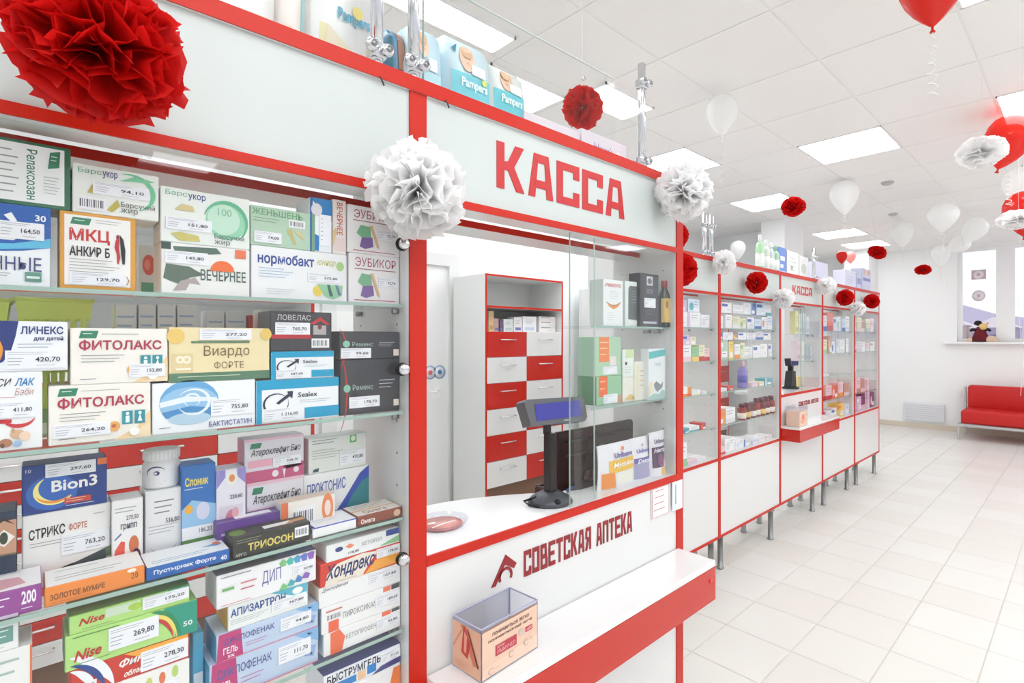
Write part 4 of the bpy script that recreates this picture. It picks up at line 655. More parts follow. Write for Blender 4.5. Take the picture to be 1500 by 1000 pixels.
place('clb','white carton with blue band peeking at the foot of the photo beside the gel cartons',282,300,930,1000,(80,176,214),[('r',.1,.2,.9,.4,(230,240,245))],X=-1.0,rest=S4,d=.05)
place('sg0','white carton with orange edge carrying the green arrow carton',-40,49,968,1060,(238,238,236),[('r',.96,0,1,1,(222,120,70)),('ln',.1,.7,.8,.95,3,(170,190,185))],X=XS,rest=S4,d=.07)
place('sg1','small white carton with green double arrow emblem at the frame edge',-40,29,925,962,(238,240,240),[('r',.36,.3,.88,.86,(110,160,150)),('ln',.4,.4,.84,.8,2,(230,240,238)),('ln',.05,.1,.9,.2,1,(170,200,190))],X=XS,rest='sg0',d=.06,side=(200,210,208))
# ================================================================ things at the near till
def pxX(px,y,X): return un(px,y,X=X)
# customer display on its pole
a=un(806,735,Z=ZK); t=thing('customer_display','black customer display on a pole with a blue screen, on the near till desk','display',(a.x,a.y,ZK))
m_d=mat((70,72,78),.35); m_b=mat((34,24,24),.3)
b=MB(); b.lathe([(.058,0),(.060,.004),(.052,.014),(.034,.024),(.024,.030)],(0,0,0),m_d,32); b.lathe([(.008,0),(.009,.006),(.004,.01)],(.046,-.018,.010),M_black,10); b.build('base',t)
D0=a.x*-.7007+a.y*.7134
zt=EYE+(HY-612)*D0/F_-ZK
b=MB(); b.box(-.014,.014,-.014,.014,.026,zt*.82,m_b,.004); b.box(-.020,-.004,-.010,.010,zt*.80,zt-.004,m_b,.003); b.build('pole',t)
hp=link(None,'display_head',t,(0,.022,zt+.016),(0,math.radians(-14),math.radians(-8)))
b=MB(); W=.092
b.prism([(-W,-.032),(W-.01,-.036),(W,-.026),(W,.026),(W-.006,.032),(-W-.004,.036),(-W-.012,.030)],-.03,.012,mat((92,94,98),.35)); b.build('housing',hp)
b=MB(); b.box(.0125,.0135,-W+.018,W-.018,-.021,.022,mat((58,58,140),.15,0,'blue_screen',emit=.35)); b.build('screen',hp)
b=MB(); b.box(.0125,.013,.012,.03,-.0285,-.026,mat((190,190,195))); b.build('nameplate',hp)
b=MB(); b.tube([(-.01,-.04,.02),(-.035,-.062,.008),(-.01,-.064,.004),(.02,-.058,.006)],.003,M_black,8); b.build('cable',t)
# round coin dish at the left
a=un(640,768,Z=ZK); t=thing('coin_dish','round clear coin dish with a pink-red printed insert, on the desk by the red post','dish',(a.x+.01,a.y+.006,ZK))
dr=.052
b=MB(); b.lathe([(dr*.92,.001),(dr*.92,.004)],(0,0,0),mat((222,140,135),.3),40); b.lathe([(dr*.74,.004),(dr*.74,.0045)],(0,0,0),mat((226,160,152),.3),36); b.build('insert',t)
b=MB(); P=lambda u,v,l:((.5-v)*dr*1.3*.9,(u-.5)*dr*1.6,l)
draw(b,P,[('p',[(.14,.70),(.22,.82),(.42,.8),(.36,.62)],(248,240,238)),('p',[(.1,.3),(.5,.44),(.9,.42),(.9,.34),(.5,.34),(.12,.24)],(250,246,244)),('ln',.3,.5,.8,.62,2,(250,244,242))],.0048); b.build('printed_logo',t)
b=MB(); b.lathe([(dr*.93,.0),(dr,.0),(dr*1.16,.013),(dr*1.12,.013),(dr*.96,.003),(dr*.93,.003)],(0,0,0),M_acry,40); b.build('rim',t)
# pen
a=un(828,723,Z=ZK); t=MB(); t.tube([(0,0,.005),(.0,.055,.005),(0,.062,.005),(0,.068,.005)],[.0045,.0045,.003,.0008],mat((60,70,120),.3),8); t=t.build('pen',None,(a.x,a.y,ZK),(0,0,.35),'dark blue pen lying on the desk beside the display foot','pen')
MB().tube([(0,-.012,.005),(0,-.001,.005)],.005,mat((225,225,228),.3),8).build('cap',t)
# staff desk, monitor, keyboard behind
t=thing('staff_desk','low white work desk behind the near till glass','desk',(-1.53,1.0,0))
b=MB(); pts=[(-.32,.0)]+[(.18+.12*math.cos(math.radians(q)),.12+.12*math.sin(math.radians(q))) for q in range(-90,1,15)]+[(.30,.95),(-.32,.95)]; b.prism(pts,.72,.745,mat((244,244,244),.25),'z'); b.build('desk_top',t)
for x,y in ((-.28,.06),(-.28,.9),(.24,.9),(.22,.14)): MB().lathe([(.018,0),(.018,.72)],(x,y,0),M_steel,12).build('leg',t)
XM=-1.085; a=un(816,638,X=XM); c=un(929,612,X=XM); zb=.80
zt=un(900,619,X=XM).z
t=thing('monitor','dark brown flat monitor seen from behind through the till glass','monitor',(XM,a.y,.746))
m_m=mat((54,28,26),.25); H=zt-.746; W=c.y-a.y
b=MB(); b.box(-.022,0,0,W,.19,H,m_m,.007); b.build('back_shell',t); b=MB(); b.box(0,.0035,W*.10,W*.94,H-.035,H-.028,mat((30,16,16),.4)); b.box(0,.003,W*.08,W*.98,H-.075,H-.068,mat((40,22,20),.4)); b.build('ridge',t)
b=MB(); b.box(-.26,-.01,W*.40,W*.60,.20,.24,mat((64,36,34),.3),.006); b.box(-.27,-.23,W*.42,W*.58,.01,.24,mat((64,36,34),.3),.006); b.build('neck',t); MB().lathe([(.11,0),(.11,.008),(.04,.014)],(-.25,W*.5,0),mat((44,26,24),.3),28).build('stand',t)
b=MB(); yy=un(880,656,X=XM).y-a.y; zz=un(886,656,X=XM).z-.746
for k in range(24):
    q0,q1=[math.radians(15*(k+j)) for j in (0,1)]; b.add([(.0015,yy+.0155*math.cos(q0),zz+.0155*math.sin(q0)),(.0015,yy+.0155*math.cos(q1),zz+.0155*math.sin(q1)),(.0015,yy+.0140*math.cos(q1),zz+.0140*math.sin(q1)),(.0015,yy+.0140*math.cos(q0),zz+.0140*math.sin(q0))],[(0,1,2,3)],mat((170,160,160),.3))
vs,fs=text_geo('DELL',.02); b.add([(.0015,yy-.010+.020*x,zz-.004+.008*y) for x,y,_ in vs],fs,mat((170,160,160),.3)); b.build('round_emblem',t)
b=MB(); b.box(-.07,.07,-.2,.2,0,.018,M_black,.004)
kb=b.build('keyboard',None,(-1.58,1.30,.747),(0,0,.1),'black keyboard lying behind the till desk edge','keyboard')
km=MB().box(-.006,.006,-.007,.007,0,.004,mat((50,48,48),.5)).mesh('key')
for i in range(5):
    for j in range(22): link(km,'key',kb,(-.052+i*.024,-.182+j*.0172,.018))
b=MB(); b.box(-.1,.1,-.14,.14,0,.004,mat((236,236,238))); b.box(-.09,.11,-.12,.15,.004,.007,mat((228,228,226))); b.build('paper_stack',None,(-1.62,1.7,.7455),(0,0,.3),'loose white papers on the low work desk','paper')
# dark mouse-like wallet lump by the bags
a=un(875,706,Z=ZK); t=MB(); t.lathe([(.034,0),(.036,.012),(.03,.03),(.016,.042)],(0,0,0),mat((70,36,40),.5),20,sx=.7,sy=1); t.build('pouch',None,(a.x-.05,a.y,ZK),None,'small maroon pouch between the monitor and the first white bag','pouch')
# three standing white bags
def bag(px0,px1,yt,yb,X,lab,art,lean=.10):
    a=un(px0,yb,X=X); c=un(px1,yb,X=X); h=un((px0+px1)/2,yt,X=X).z-ZK; W=c.y-a.y
    t=thing('snack_bag',lab,'bag',(X,a.y,ZK+.0005)); b=MB(); n=8; k=10; vs=[];
    def S(u,v):
        th=.020*(1-v)**.7*(1-abs(2*u-1)**3)+.0015; w=1-.05*math.sin(math.pi*v); ly=.10*W*v
        return (-lean*h*v*1.3, W*.5+(u-.5)*W*w+ly*.0, h*v),th
    for sgn in (1,-1):
        vs=[]
        for j in range(k+1):
            for i in range(n+1):
                p,th=S(i/n,j/k); vs.append((p[0]+sgn*th,p[1],p[2]))
        fs=[(j*(n+1)+i,j*(n+1)+i+1,(j+1)*(n+1)+i+1,(j+1)*(n+1)+i) for j in range(k) for i in range(n)]
        b.add(vs,fs,mat((236,234,240),.35),True)
    b.build('bag_body',t)
    P=lambda u,v,l:((lambda q:(q[0][0]+q[1]+l,q[0][1],q[0][2]))(S(u,v)))
    def grid(poly_col,u0,v0,u1,v1,l):
        g=MB(); nn=6
        g.add([P(u0+(u1-u0)*i/nn,v0+(v1-v0)*j/nn,l) for j in range(nn+1) for i in range(nn+1)],[(j*(nn+1)+i,j*(nn+1)+i+1,(j+1)*(nn+1)+i+1,(j+1)*(nn+1)+i) for j in range(nn) for i in range(nn)],mat(poly_col)); return g
    for (col,u0,v0,u1,v1,l) in art[0]: 
        grid(col,u0,v0,u1,v1,l).build('printed_panel',t)
    b=MB(); draw(b,P,art[1],.0035); b.build('printed_title',t)
bag(874,930,648,716,-.992,'white snack bag with yellow and orange panel and a violet title',([((240,190,60),.22,.34,.92,.62,.0012),((238,140,40),.06,.02,.34,.36,.0012),((240,240,225),.36,.08,.9,.30,.0014)],[('t','Unibene',.36,.66,.86,.78,(90,60,150),'b'),('t','Mythkas',.3,.42,.9,.56,(250,246,230),'bi'),('e',.6,.86,.03,.05,(230,120,60))]),.0)
bag(922,951,640,704,-.99,'white snack bag with violet and grey panel, in the middle',([((110,96,170),.1,.4,.95,.52,.0012),((164,160,196),.08,.04,.9,.40,.0012)],[('t','Unibene',.2,.64,.86,.74,(110,100,190),'b'),('t','Detox',.2,.40,.9,.50,(246,244,250),'bi'),('e',.5,.82,.05,.03,(200,160,190))]),.0)
bag(950,972,632,697,-.978,'white snack bag with a deep plum panel and white title, nearest the post',([((78,34,82),.08,.2,.96,.66,.0012),((236,190,110),.5,.02,.9,.18,.0012)],[('t','Unibene',.2,.74,.86,.84,(70,50,110),'b'),('t','Нектар',.14,.52,.92,.64,(244,236,246),'bi'),('e',.5,.36,.22,.14,(130,70,120)),('r',.62,.18,.86,.36,(236,200,200))]),.0)
# goods on the two glass shelves of the till window
G1,G2=1.5223,1.2963
def gp(key,label,px0,px1,yt,yb,body,prints=(),rest=G1,X=-.985,d=.04,**kw): return place(key,label,px0,px1,yt,yb,body,prints,X=X,rest=rest,d=d,gap=.001,**kw)
gp('w1','tall white carton with red title and an orange fruit slice, on the upper till shelf',884,913,408,474,(240,242,242),[('t','ИММУНО',.1,.84,.9,.92,(206,90,90),'b'),('p',[(.12,.52),(.5,.44),(.88,.53),(.74,.42),(.5,.36),(.28,.42)],(236,150,70)),('p',[(.12,.53),(.3,.47),(.5,.455),(.74,.48),(.9,.54),(.86,.50),(.5,.43),(.16,.50)],(130,110,100)),('ln',.3,.56,.8,.76,4,(205,205,215)),('ln',.2,.1,.6,.3,4,(210,214,214))],side=(214,226,220),d=.055)
gp('w2','white carton with a rounded slate grey panel behind the tall black carton',916,936,411,475,(232,238,234),[('p',[(.2,.16),(.22,.84),(.34,.9),(.98,.9),(.98,.14)],(100,104,108)),('ln',.5,.5,.95,.8,5,(160,164,168)),('r',.2,.04,.98,.12,(244,246,246))],d=.055,X=-.985)
gp('w3','tallest black carton with white seal and white price square',938,965,399,472,(64,64,70),[('r',.34,.78,.66,.95,(214,214,220)),('e',.5,.86,.12,.06,(110,110,118)),('t','МУЖ',.34,.62,.68,.72,(140,140,148),'b'),('r',.15,.06,.88,.10,(190,192,200)),('ln',.3,.2,.75,.38,3,(110,110,118))],price=[(.2,.36,.8,.54,'')],side=(50,50,56),d=.045,X=-.972)
# amber bottle with red cap and gold label
X=-.978; a=un(973,474,X=X); h=un(975,412,X=X).z-G1; t=thing('amber_bottle','dark green bottle with red cap and gold label beside the tall black carton','bottle',(X,a.y,G1))
w_=.0195; mgn=mat((52,62,48),.15)
b=MB(); b.lathe([(w_,0),(w_,h*.66),(w_*.8,h*.74),(w_*.42,h*.84),(w_*.42,h*.93)],(0,0,0),mgn,24); b.build('bottle_body',t)
b=MB(); b.lathe([(w_*.5,h*.85),(w_*.52,h),(w_*.46,h*1.01)],(0,0,0),mat((170,60,52),.35),20); b.build('cap',t)
b=MB(); P=lambda u,v,l:((w_+l)*math.cos((u-.5)*2-.5),(w_+l)*math.sin((u-.5)*2-.5),v*h)
for k in range(8): b.add([P(k/8,.1,.0003),P((k+1)/8,.1,.0003),P((k+1)/8,.62,.0003),P(k/8,.62,.0003)],[(0,1,2,3)],mat((226,190,110)))
draw(b,P,[('e',.5,.48,.12,.08,(160,120,50)),('ln',.25,.16,.75,.32,3,(190,150,80))],.0006); b.build('bottle_label',t)
gr=(150,196,158)
gp('g1','large sage green carton with orange block, on the lower till shelf left',874,911,552,592,gr,[('r',.08,.30,.42,1,(240,110,50)),('ln',.12,.4,.38,.9,2,(250,180,140)),('r',.85,.0,.98,.3,(210,150,120))],rest=G2,price=[(.26,.04,.8,.36,'')],side=(104,150,116),X=-.985,d=.075)
gp('g2','sage green carton with tall orange block, stacked on the other green one',872,910,493,551,(176,210,178),[('r',.14,.36,.52,.99,(240,136,72)),('ln',.16,.45,.5,.9,3,(250,190,150)),('r',.56,.26,.8,.5,(236,226,220))],rest='g1',price=[(.28,.04,.82,.24,'')],side=(160,196,170),X=-.987,d=.07)
gp('g3b','pale cream carton with leaves under the lime cornered carton',912,938,553,590,(236,234,222),[('p',[(.1,.1),(.4,.3),(.9,.2),(.6,.04)],(226,190,120)),('p',[(.5,.1),(.7,.25),(.95,.15)],(110,130,90))],rest=G2,X=-.99,d=.05)
gp('g3','white carton with pale lime corner beside the sage green stack',912,929,512,552,(232,238,232),[('r',.3,.7,1,1,(206,226,170)),('e',.3,.5,.1,.06,(70,60,60)),('ln',.2,.1,.8,.4,3,(200,205,200))],rest='g3b',X=-.99,d=.05)
# tube-like pouch with teal top
gp('g4','white packet with teal header, striped cream side and grey landscape, near the post',950,975,511,588,(236,240,242),[('p',[(.02,.80),(.02,.94),(.98,.99),(.98,.86)],(96,190,190)),('t','ЧАЙ',.35,.66,.7,.74,(150,170,180)),('p',[(.3,.3),(.45,.36),(.7,.28),(.85,.34),(.8,.22),(.5,.14),(.35,.22)],(140,146,152)),('p',[(.0,.06),(.3,.12),(.6,.1),(.8,.18),(.98,.14),(.98,.0),(0,0)],(170,200,196)),('p',[(0,.08),(.2,.12),(.25,.36),(.05,.34)],(240,222,190))],rest=G2,X=-.966,d=.03)
gp('g5','pale yellow-edged packet between the lime carton and the teal one',930,947,530,590,(238,234,224),[('r',.1,.1,.3,.9,(236,226,196)),('ln',.4,.3,.9,.8,4,(214,190,150))],rest=G2,X=-.985,d=.03)
# ---------------------------------------------------------------- clear box on the ledge
a=un(705,1000,Z=.82); zt=None
X0,Y0_=a.x,a.y
ang=math.radians(4)
t=thing('leaflet_box','open clear box with peach printed panels standing on the near ledge','box',(-.838,.607,.8205),ang)
hb=EYE-(922-HY)*((-.7007)*X0+.7134*Y0_)/F_-.82; wl,wd=.158,.088; th=.003
pe=(232,196,172)
b=MB(); b.box(-wd,0,0,wl,0,th,M_acry); b.box(-wd,0,0,th,th,hb,M_acry); b.box(-wd,0,wl-th,wl,th,hb,M_acry); b.box(-th,0,th,wl-th,th,hb,M_acry); b.box(-wd,-wd+th,th,wl-th,th,hb,M_acry); b.build('clear_walls',t)
b=MB(); e=.0022; mE=mat((176,178,206),.0)
for q in ((-wd,0,-.0002,e),(-wd,0,wl-e,wl+.0002)): b.box(*q,hb-e,hb+.0002,mE)
for q in ((-e,.0002,e,wl-e),(-wd-.0002,-wd+e,e,wl-e)): b.box(*q,hb-e,hb+.0002,mE)
for x in (-wd,-e):
    for y in (0,wl-e): b.box(x,x+e,y,y+e,0,hb,mE)
b.build('clear_edges',t)
b=MB(); fh=hb*.93; b.box(-th-.0008,-th-.0002,th,wl-th,th,fh,mat(pe))
P=lambda u,v,l:(.0004+l,th+u*(wl-2*th),th+v*fh)
b.add([P(0,0,0),P(1,0,0),P(1,.95,0),P(0,.95,0)],[(0,1,2,3)],mat(pe))
draw(b,P,[('p',[(0,0),(0,.2),(1,.3),(1,0)],(238,206,184)),('t','ПОНРАВИТЬСЯ ЛЕГКО,',.17,.79,.84,.86,(90,60,56),'b'),('t','ПОНРАВИТЬСЯ ЕЩЁ ЛЕГЧЕ!',.10,.68,.90,.75,(90,60,56),'b'),('r',.22,.34,.60,.56,(186,58,72)),('t','ДОКТОР',.25,.48,.38,.53,(240,214,206),'m'),('t','ИММУНЕЛ',.25,.37,.57,.46,(226,150,150),'b'),('r',.77,.48,.90,.58,(196,50,66)),('t','СКОРО',.79,.50,.89,.56,(240,200,200),'b'),('e',.69,.54,.05,.07,(206,190,186)),('arc',.5,.20,.045,.07,.3,0,350,(190,176,176)),('arc',.78,.26,.045,.07,.3,0,350,(190,176,176)),('arc',.14,.10,.05,.07,.3,0,350,(190,176,176)),('ln',.2,.08,.32,.14,2,(206,170,160)),('ln',.84,.26,.94,.32,2,(206,170,160))],.0004)
b.build('printed_front',t)
b=MB(); P=lambda u,v,l:(-wd+u*wd,-.0004-l,th+v*fh)
b.add([P(0,0,0),P(1,0,0),P(1,.96,0),P(0,.96,0)],[(0,1,2,3)],mat((230,180,150)))
draw(b,P,[('p',[(.3,.95),(.5,.95),(.9,.25),(.75,.22)],(206,120,90)),('p',[(.42,.98),(.32,.38),(.55,.3),(.66,.62)],(196,62,48)),('p',[(.44,.84),(.42,.42),(.50,.40),(.54,.76)],(232,160,140)),('p',[(.02,.45),(.32,.85),(.36,.82),(.05,.40)],(214,150,120)),('ln',.1,.05,.6,.2,3,(210,160,140)),('p',[(.54,.92),(.58,.92),(.95,.25),(.9,.22)],(120,50,40))],.0004)
b.build('printed_side',t)
# the far till: same kinds of things, smaller
def far(px,py,X): return un(px,py,X=X)
a=un(1160,566,Z=ZK); t=thing('customer_display','black customer display with navy screen on the far till','display',(-1.83,un(1158,566,X=-1.83).y,ZK))
b=MB(); b.lathe([(.07,0),(.07,.01),(.03,.03)],(0,0,0),M_black,20); b.build('base',t); b=MB(); b.prism([(-.06,.02),(.05,.02),(.035,.15),(-.03,.15)],-.03,.03,mat((24,28,26),.4)); b.box(-.02,.02,-.012,.016,.15,.20,M_black); b.build('stand',t)
b=MB(); b.prism([(-.06,.195),(.09,.195),(.105,.26),(-.08,.26)],-.02,.03,mat((26,28,50),.3)); b.build('housing',t); MB().box(.0305,.0315,-.05,.09,.205,.252,mat((34,40,120),.0)).build('screen',t)
for k,(px0,px1,yt,c,nm) in enumerate(((1165,1171,552,(236,214,150),'cream'),(1172,1180,556,(240,150,90),'orange'),(1181,1190,558,(230,110,80),'coral red'))):
    place('fk%d'%k,nm+' small carton on the desk of the far till',px0+4,px1+4,yt,566,c,[('ln',.2,.2,.8,.7,2,(250,236,220))],X=-1.86,rest=ZK+.0003,d=.05)
t=thing('leaflet_box','small clear box with peach portrait print on the far ledge','box',(-1.545,4.02,.8205))
b=MB(); b.box(-.10,0,0,.16,0,.115,mat((232,202,182),.3),.001); b.build('box_body',t)
b=MB(); draw(b,front(.16,.115),[('p',[(.05,.3),(.35,.8),(.6,.75),(.68,.3),(.4,.15)],(234,170,140)),('p',[(.3,.72),(.5,.8),(.55,.55),(.42,.45),(.3,.5)],(226,130,100)),('ln',.74,.6,.94,.86,3,(120,90,84)),('ln',.74,.3,.9,.5,2,(160,120,110))]); b.build('printed_front',t)
b=MB(); b.box(-.10,0,0,.003,.115,.15,M_acry); b.box(-.1,0,.157,.16,.115,.15,M_acry); b.box(-.003,0,.003,.157,.115,.15,M_acry); b.box(-.1,-.097,.003,.157,.115,.15,M_acry); b.build('clear_walls',t)
for k,(y0,h,c,nm,z) in enumerate(((.47,.19,(226,226,176),'pale yellow','upper'),(.55,.17,(226,232,220),'pale green','upper'),(.63,.18,(206,220,232),'pale blue','upper'),(.71,.15,(232,232,236),'white','upper'),(.50,.17,(222,206,214),'pale rose','lower'),(.60,.16,(232,226,226),'off-white','lower'),(.70,.14,(170,200,196),'sea green','lower'),(.78,.12,(200,206,220),'greyish','lower'))):
    carton('medicine_carton','%s carton on the %s glass shelf of the far till'%(nm,z),'carton',(XF-.07,3.98+y0,1.5223 if z=='upper' else 1.2963),.05,.06,h,c,[('ln',.2,.5,.8,.8,3,tuple(max(0,v-50) for v in c)),('r',.1,.1,.9,.3,tuple(max(0,v-30) for v in c))])
# ================================================================ goods in the far display cabinets
ORD=['first','second','third','fourth','fifth','sixth','seventh','eighth','ninth','tenth','eleventh','twelfth','thirteenth','fourteenth']
CN={(240,240,242):'white',(214,226,240):'pale blue',(70,110,180):'blue',(228,226,190):'pale yellow',(240,206,110):'yellow',(176,206,190):'grey-green',(232,110,80):'orange-red',(240,150,70):'orange',(236,206,214):'pale pink',(150,40,50):'dark red',(196,150,130):'tan',(90,170,180):'teal',(214,196,224):'lilac',(110,60,110):'plum',(200,60,60):'red',(150,200,150):'green',(222,222,226):'light grey'}
CK={v:k for k,v in CN.items()}
VAR={}
def goods(unit,uname,Y0,Y1,z,zname,specs,Xf=XF,level='',z0=None,seq=[0]):
    """specs: (colour name, width, height, depth, accent colour name)"""
    y=Y0
    tot=sum(q[1]+.008 for q in specs); sc_=min(1.35,max(1,(Y1-Y0)/tot)) if len(specs)>4 else 1
    for n,(cn,w_,h_,d_,ac) in enumerate(specs):
        w_=round(w_*sc_,3)
        if y+w_>Y1: break
        k=(cn,w_,h_,d_,ac)
        if k not in VAR:
            b=MB(); b.box(-d_,0,0,w_,0,h_,mat(CK[cn],.4)); 
            p=MB(); r=R.random(); A=CK[ac]
            if r<.35: it=[('r',.0,.0,1,.3,A),('ln',.1,.5,.9,.85,2,(150,150,165))]
            elif r<.6: it=[('r',.04,.62,.6,.86,A),('r',.5,.12,.92,.42,(240,242,247)),('ln',.55,.2,.9,.36,1,(110,110,125))]
            elif r<.8: it=[('e',.3,.45,.18,.3,A),('ln',.5,.5,.95,.85,2,(120,120,150)),('r',.5,.1,.95,.36,(240,242,247))]
            else: it=[('r',.0,.0,.18,1,A),('ln',.28,.55,.9,.85,2,(120,120,140)),('r',.3,.1,.8,.4,(244,245,248))]
            draw(p,front(w_,h_),it,.0005); VAR[k]=(b.mesh('medicine_carton'),p.mesh('printed_front'))
        o=link(VAR[k][0],'medicine_carton',None,(Xf-.035-.01*R.random(),y,z),(0,0,0),'%s and %s carton, %s %son %s shelf, %s'%(cn,ac,ORD[n],level,zname,uname),'carton','cartons in %s'%uname)
        link(VAR[k][1],'printed_front',o); y+=w_+.004+.006*R.random()
    return y
def sp(*a): return a
SN=['top','second','third','fourth']
def rowspec(cols,n,w0,w1,h0,h1,d=.06):
    out=[]
    for i in range(n):
        c,a=cols[R.randrange(len(cols))]; out.append((c,round(R.uniform(w0,w1),2),round(R.uniform(h0,h1),2),d,a))
    return out
SHZ=[1.5533,1.3453,1.1383,.9203]; BZ=ZC+.0183
W_=[('white','blue'),('white','light grey'),('white','pale blue'),('white','orange-red'),('light grey','blue')]
uA='first far cabinet'; a0,a1=FA[0]+.50,FA[1]-.02
goods('A',uA,a0,a1,SHZ[0],'top',[sp('white',.14,.09,.08,'orange'),sp('white',.15,.09,.08,'lilac'),sp('white',.1,.08,.08,'light grey')])
goods('A',uA,a0+.02,a1,SHZ[0]+.0905,'top',[sp('lilac',.12,.07,.07,'white'),sp('pale blue',.13,.08,.07,'teal')],level='stacked ')
goods('A',uA,a0,a1,SHZ[1],'second',[sp('orange-red',.08,.07,.07,'red'),sp('white',.08,.10,.07,'pale pink'),sp('green',.07,.09,.07,'yellow'),sp('pale yellow',.06,.10,.07,'red'),sp('pale pink',.06,.08,.07,'red')])
goods('A',uA,a0,a1,SHZ[1]+.0705,'second',[sp('orange-red',.08,.07,.07,'orange')],level='stacked ')
goods('A',uA,a0+.09,a1,SHZ[1]+.1005,'second',[sp('lilac',.07,.06,.06,'blue'),sp('pale yellow',.07,.05,.06,'pale pink')],level='upper ')
goods('A',uA,a0,a1,SHZ[2],'third',[sp('white',.14,.06,.08,'orange'),sp('orange',.05,.055,.08,'orange-red'),sp('white',.10,.03,.08,'pale yellow'),sp('white',.06,.02,.08,'light grey')])
goods('A',uA,a0,a1,SHZ[3],'fourth',[sp('orange',.07,.06,.08,'orange-red'),sp('teal',.08,.03,.08,'blue'),sp('white',.12,.03,.08,'teal'),sp('red',.06,.04,.08,'orange-red')])
goods('A',uA,a0,a1,SHZ[3]+.0605,'fourth',[sp('pale pink',.06,.07,.07,'red')],level='stacked ')
goods('A',uA,a0,a1,BZ,'lowest',[sp('dark red',.06,.13,.07,'tan'),sp('white',.07,.14,.07,'green'),sp('pale pink',.11,.02,.07,'lilac'),sp('white',.1,.02,.07,'light grey')])
uB='wide far cabinet'; b0,b1=FB[0]+.03,FB[1]-.03
goods('B',uB,b0,b1,SHZ[0],'top',[sp('white',.09,.08,.07,'pale blue'),sp('white',.09,.09,.07,'light grey'),sp('pale yellow',.10,.08,.07,'white'),sp('pale yellow',.09,.07,.07,'green'),sp('white',.10,.08,.07,'blue'),sp('pale blue',.10,.07,.07,'blue'),sp('white',.08,.09,.07,'orange'),sp('pale blue',.08,.1,.07,'white')])
goods('B',uB,b0+.01,b1,SHZ[0]+.1005,'top',[sp('blue',.05,.09,.06,'white'),sp('white',.11,.07,.06,'blue'),sp('white',.12,.06,.06,'light grey'),sp('white',.09,.08,.06,'pale blue'),sp('blue',.07,.08,.06,'pale blue'),sp('pale blue',.12,.09,.06,'blue'),sp('white',.08,.08,.06,'teal')],level='stacked ')
goods('B',uB,b0,b1,SHZ[1],'second',[sp('grey-green',.15,.13,.08,'white'),sp('yellow',.06,.12,.08,'pale yellow'),sp('white',.07,.10,.08,'orange'),sp('pale yellow',.06,.11,.08,'green'),sp('white',.11,.08,.08,'light grey'),sp('white',.10,.09,.08,'blue'),sp('white',.11,.1,.08,'light grey'),sp('light grey',.06,.1,.08,'blue')])
goods('B',uB,b0+.01,b1,SHZ[1]+.1305,'second',[sp('blue',.05,.05,.06,'white'),sp('white',.10,.05,.06,'light grey'),sp('tan',.05,.04,.06,'yellow'),sp('white',.09,.05,.06,'blue'),sp('white',.10,.05,.06,'pale blue'),sp('light grey',.09,.06,.06,'blue'),sp('white',.09,.05,.06,'blue')],level='stacked ')
goods('B',uB,b0+.04,b0+.34,SHZ[2],'third',[sp('white',.10,.02,.08,'red'),sp('red',.08,.03,.08,'orange-red')])
goods('B',uB,b0+.50,b1,SHZ[2],'third',[sp('pale pink',.10,.03,.08,'lilac'),sp('pale yellow',.10,.03,.08,'tan'),sp('teal',.12,.05,.08,'pale blue')])
# purple bottle
t=thing('purple_bottle','violet bottle with pinkish cap standing on the third shelf of the wide far cabinet','bottle',(XF-.06,b0+.40,SHZ[2]))
b=MB(); b.lathe([(.032,0),(.035,.01),(.035,.12),(.015,.15)],(0,0,0),mat((140,130,200),.3),20); b.build('bottle_body',t); b=MB(); b.lathe([(.014,.15),(.014,.185),(.011,.19)],(0,0,0),mat((226,190,214),.4),16); b.build('cap',t)
b=MB(); b.lathe([(.0355,.04),(.0355,.09)],(0,0,0),mat((90,90,180),.4),20); b.build('bottle_label',t)
goods('B',uB,b0,b0+.34,SHZ[3],'fourth',[sp('orange',.12,.09,.1,'yellow'),sp('white',.13,.10,.1,'light grey')])
for i in range(7):
    t=thing('dark_bottle','dark red jar, %s from the white cartons on the fourth far shelf'%ORD[i],'jar',(XF-.05-.004*(i%2),b0+.37+i*.078,SHZ[3]),0,'dark red jars in the wide far cabinet')
    hh=.11+.02*(i>2); cc=(110,24,40) if i%3 else (150,44,40)
    b=MB(); b.lathe([(.028,0),(.03,.006),(.03,hh*.7),(.018,hh*.8)],(0,0,0),mat(cc,.3),14); b.build('jar_body',t); b=MB(); b.lathe([(.02,hh*.8),(.02,hh)],(0,0,0),mat((100,20,40),.4),14); b.build('lid',t)
    b=MB(); b.lathe([(.0305,.012),(.0305,.05)],(0,0,0),mat([(240,232,220),(244,206,120),(240,236,236)][i%3],.4),14); b.build('jar_label',t)
goods('B',uB,b0,b1,BZ,'lowest',[sp('pale pink',.11,.05,.1,'red'),sp('white',.13,.09,.1,'light grey'),sp('white',.12,.06,.1,'pale blue'),sp('light grey',.1,.05,.1,'blue'),sp('pale blue',.1,.03,.1,'lilac'),sp('white',.12,.03,.1,'pale pink'),sp('white',.1,.03,.1,'light grey')])
uC='cabinet past far till'; c0,c1=FC[0]+.03,FC[1]-.03
goods('C',uC,c0,c1,SHZ[0],'top',[sp('light grey',.09,.13,.08,'pale blue'),sp('light grey',.08,.14,.08,'blue'),sp('orange-red',.13,.17,.08,'red'),sp('pale blue',.10,.13,.08,'blue'),sp('white',.10,.14,.08,'green'),sp('pale blue',.09,.12,.08,'blue'),sp('white',.1,.15,.08,'light grey')])
